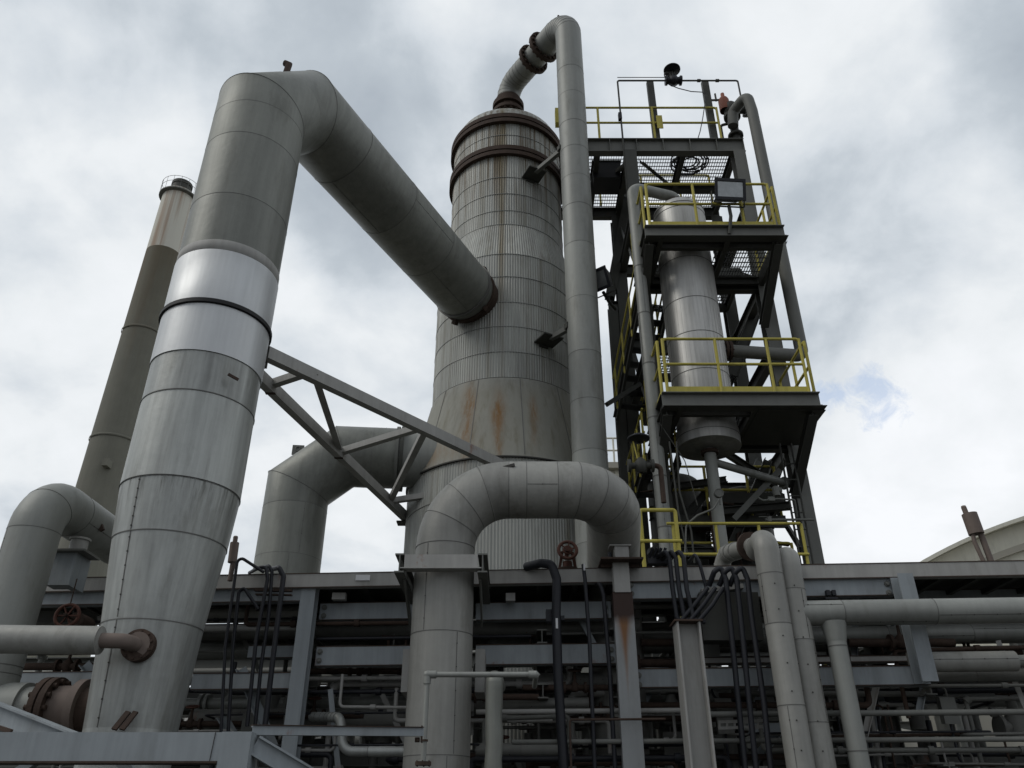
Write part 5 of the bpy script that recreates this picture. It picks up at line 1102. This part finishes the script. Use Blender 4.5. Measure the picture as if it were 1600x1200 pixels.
cable([(1340, 1072, .6), (1352, 1085, .6), (1365, 1215, .6)], .2, .02, 'left cable of the pair low behind the right branch pipe', 'black cables at the right'); cable([(1352, 1070, .6), (1368, 1085, .6), (1384, 1215, .6)], .2, .02, 'right cable of the pair low behind the right branch pipe', 'black cables at the right')
for px, py, lb in ((1015, 873, 'black fuzzy cable gland bunch on the top beam behind the looped cables'), ):
    q = rk(px+12, py, .1); single('gland_box', BLK, lambda b: (b.box(q+Vector((-.12, -.05, -.07)), q+Vector((.13, .08, .02))), [b.cyl(q+Vector((k*.05-.1, -.04, .0)), q+Vector((k*.05-.06, -.1, .10)), .018, 8) for k in range(4)]), q, lb, 'gland box')
# small ladder tray at low right
q0_ = rk(1122, 1130, -.2)
t = thing('cable_ladder', q0_, 'small grey cable ladder crossing behind the three black cables, low right', 'cable tray')
part('side_rail', t, GALVP, lambda b: b.bar(rk(1122, 1128, -.1), rk(1198, 1126, -.1), .02, .03)); part('side_rail', t, GALVP, lambda b: b.bar(rk(1122, 1138, -.1), rk(1198, 1135, -.1), .02, .03))
part('rung', t, GALVP, lambda b: [b.bar(rk(1124+k*12, 1126, -.1), rk(1124+k*12, 1139, -.1), .02, .02, up=(0, 1, 0)) for k in range(7)])

# ================================================================ plant behind the rack
# second, farther rack
t = thing('rear_pipe_rack', (0, 21, 0), 'farther dark steel rack seen through the gaps of the front rack', 'pipe rack')
for y in (20, 22.5):
    for z in (2.2, 3.6, 4.7): part('beam', t, STEELM, lambda b, y=y, z=z: b.ibeam((-15, y, z), (24, y, z), .2, .28))
    for x in range(-14, 24, 4): part('column', t, STEELM, lambda b, x=x, y=y: b.ibeam((x, y, 0), (x, y, 4.6), .24, .24, up=(1, 0, 0)))
for x in range(-14, 24, 4): part('brace', t, STEELM, lambda b, x=x: b.angle((x, 20, .6), (x+4, 20, 3.5), .12, .012))
for k in range(22):
    y = rnd.uniform(18.5, 23); z = rnd.choice([2.45, 2.6, 3.05, 3.3, 3.9, 4.1, 4.95, 1.4, 1.9]); r_ = rnd.choice([.07, .1, .14, .18]); x0 = rnd.uniform(-15, 10); x1 = x0+rnd.uniform(4, 14)
    pts = fillet([(x0, y, z-1.2), (x0, y, z), (x1, y, z)], r_*2.2, 5)
    single('rack_pipe', rnd.choice([CLUT, STEELM, CLUT, ALUD]), lambda b: b.tube(pts, r_, 16), pts[0], 'grey pipe lying on the farther rack', 'pipe', 'pipes on the farther rack')
# equipment between the racks
for k, (x, y, r_, h, lb) in enumerate(((-8.5, 15.5, .9, 2.6, 'squat grey drum standing behind the left end of the rack'), (-5.9, 17.5, .7, 3.6, 'pale grey drum behind the black conduits'), (3.4, 17.6, .8, 3.4, 'grey drum behind the steel access tower'), (7.0, 16.5, .75, 3.0, 'tan drum behind the right end of the rack'), (9.6, 18.0, 1.1, 3.6, 'wide tan drum beyond the far right of the rack'))):
    t = thing('drum', (x, y, 0), lb, 'tank', 'drums standing between the racks')
    part('shell', t, [ALUD, GALVP, CLUT, BEIGED, BEIGED][k], lambda b: b.lathe((x, y, 0), [(r_, .5), (r_, h)]+[(r_*math.cos(a*math.pi/12), h+r_*.35*math.sin(a*math.pi/12)) for a in range(1, 6)]+[(.02, h+r_*.35)], 36))
    part('skirt', t, STEELM, lambda b: b.lathe((x, y, 0), [(r_+.03, 0), (r_+.03, .5), (r_, .5)], 36, sharp=True)); part('nozzle', t, PIPEG, lambda b: b.tube(fillet([(x, y, h+.2), (x, y, h+.75), (x+1.6, y, h+.75), (x+1.6, y, 1)], .25, 6), .12, 16))
for k, (x, y, z, l_, lb) in enumerate(((-2.6, 12.6, 1.7, 2.0, 'dark horizontal exchanger left of the tower skirt'), (5.6, 12.3, 1.9, 2.2, 'dark horizontal exchanger behind the round topped pipes'), (2.6, 11.9, 1.4, 1.6, 'dark horizontal exchanger below the yellow guard rails'))):
    t = thing('heat_exchanger', (x, y, z), lb, 'exchanger', 'horizontal exchangers behind the rack')
    part('shell', t, CLUT, lambda b: (b.cyl((x-l_/2, y, z), (x+l_/2, y, z), .38, 32), b.lathe((x+l_/2, y, z), [(.38, 0), (.33, .12), (.18, .22), (0, .25)], 24, axis=(1, 0, 0))))
    part('channel_flange', t, RUST, lambda b: (b.flange((x-l_/2, y, z), (1, 0, 0), .46, .06, None, 20), b.flange((x-l_/2-.08, y, z), (1, 0, 0), .46, .06)))
    part('saddle', t, STEELM, lambda b: [b.box((x+s_-.06, y-.3, 0), (x+s_+.06, y+.3, z-.25)) for s_ in (-l_/3, l_/3)])
    part('nozzle', t, PIPEG, lambda b: b.cyl((x-l_/3, y, z+.3), (x-l_/3, y, z+1.1), .11, 16)); part('nozzle', t, PIPEG, lambda b: b.cyl((x+l_/4, y, z+.3), (x+l_/4, y, z+1.1), .11, 16))
# pumps / skids with pale walls beyond
def siding(b, x0, x1, y, z0, z1, pitch=.3, depth=.035, m=None):
    xs = []; x = x0; k = 0
    while x < x1: xs += [(x, 0), (x+pitch*.35, 0), (x+pitch*.45, depth), (x+pitch*.9, depth)]; x += pitch
    vs = [(a, y-d_, z0) for a, d_ in xs]+[(a, y-d_, z1) for a, d_ in xs]; n = len(xs)
    b.add(vs, [(i, i+1, n+i+1, n+i) for i in range(n-1)], m)
def building(x0, x1, y, h, dep, label, wins=()):
    t = thing('process_building', ((x0+x1)/2, y, 0), label, 'building')
    part('wall', t, BEIGE, lambda b: (siding(b, x0, x1, y, 0, h), b.box((x0, y+.02, 0), (x1, y+dep, h))))
    part('roof', t, BEIGED, lambda b: b.box((x0-.3, y-.3, h+.001), (x1+.3, y+dep+.3, h+.25)))
    for wx, wz, w, hh in wins:
        o = part('window', t, BEIGED, lambda b: b.box((wx-w/2, y-.09, wz-hh/2), (wx+w/2, y-.045, wz+hh/2))); part('pane', o, BLK, lambda b: [b.box((wx-w/2+.08+i*w/2*.96, y-.10, wz-hh/2+.08), (wx-w/2+.08+(i+.85)*w/2*.96, y-.0901, wz+hh/2-.08)) for i in (0, 1)])
building(-11, -2.5, 24.5, 3.9, 8, 'low beige sided building seen under the rack left of centre', [(-9, 2.2, 1.6, 1.0), (-5, 2.2, 1.6, 1.0)])
fb0, fb1 = at(930, 700, 30), at(985, 700, 30)
building(fb0.x, fb1.x, 30, fb0.z-1.0, 5, 'narrow pale block far behind, between the tall pipe and the steel tower', [(fb0.x+.9, fb0.z-2.0, .9, .5)])
t = thing('roof_railing', (fb0.x, 29.8, fb0.z-.75), 'pale guard rail on the roof of the narrow pale block', 'railing')
part('rail', t, BEIGE, lambda b: b.tube([(fb0.x, 29.8, fb0.z+.35), (fb1.x, 29.8, fb0.z+.35)], .04, 8)); part('rail', t, BEIGE, lambda b: b.tube([(fb0.x, 29.8, fb0.z-.2), (fb1.x, 29.8, fb0.z-.2)], .04, 8))
for k in range(3): part('post', t, BEIGE, lambda b, k=k: b.cyl((fb0.x+.05+k*(fb1.x-fb0.x-.1)/2, 29.8, fb0.z-.75), (fb0.x+.05+k*(fb1.x-fb0.x-.1)/2, 29.8, fb0.z+.35), .04, 8))
building(-34, -13, 36, 6.0, 9, 'beige sided building far behind the left end of the rack')
building(1, 9, 32, 4.2, 8, 'low beige sided building seen under the steel access tower', [(4, 2.4, 1.4, 1.2)])
building(11.5, 24, 27, 5.2, 8, 'beige sided building behind the right end of the rack')
# arched hall on the right
HY = 36; hx0 = at(1440, 876, HY); hx1 = at(1600, 806, HY); HZ = hx0.z
t = thing('arched_hall', (30, HY, 0), 'big cream hall with a curved roof edge at the far right', 'building')
ccx = hx1.x+9.0; ex = ccx-hx0.x
import itertools
def arcz(x):
    # circle through (hx0) and (hx1) with crown at ccx
    dz = hx1.z-HZ; a1 = ex; a2 = ccx-hx1.x; Rr = None
    lo, hi = a1+.01, 400
    for _ in range(60):
        m_ = (lo+hi)/2; v = math.sqrt(m_*m_-a2*a2)-math.sqrt(m_*m_-a1*a1)
        if v > dz: lo = m_
        else: hi = m_
    return HZ+math.sqrt(lo*lo-(x-ccx)**2)-math.sqrt(lo*lo-a1*a1)
NA = 48; xs = [hx0.x-1.2+(2*ex+2.4)*k/NA for k in range(NA+1)]; 
def az(x):
    return arcz(min(max(x, hx0.x), 2*ccx-hx0.x)) - (0 if hx0.x <= x <= 2*ccx-hx0.x else .55*max(hx0.x-x, x-(2*ccx-hx0.x)))
def f(b):
    vs = [(x, HY+.6, 0) for x in xs]+[(x, HY+.6, az(x)-.2) for x in xs]; n = len(xs); b.add(vs, [(i, i+1, n+i+1, n+i) for i in range(n-1)])
part('gable_wall', t, BEIGE, f)
def f(b):
    vs = []; n = len(xs)
    for y in (HY, HY+25): vs += [(x, y, az(x)) for x in xs]+[(x, y, az(x)-.18) for x in xs]
    fs = []
    for i in range(n-1): fs += [(i, i+1, 2*n+i+1, 2*n+i), (n+i+1, n+i, 3*n+i, 3*n+i+1), (n+i, n+i+1, i+1, i), (2*n+i, 2*n+i+1, 3*n+i+1, 3*n+i)]
    b.add(vs, fs)
part('roof', t, BEIGE, f)
def f(b):
    vs = []; n = len(xs); 
    for dz, y in ((-1.15, HY+.35), (-1.15, HY+.59), (-1.45, HY+.35), (-1.45, HY+.59)): vs += [(x, y, az(x)+dz) for x in xs]
    b.add(vs, [(i, i+1, n+i+1, n+i) for i in range(n-1)]+[(n*2+i+1, n*2+i, i, i+1) for i in range(n-1)]+[(n*2+i, n*2+i+1, n*3+i+1, n*3+i) for i in range(n-1)])
part('fascia_band', t, BEIGED, f)
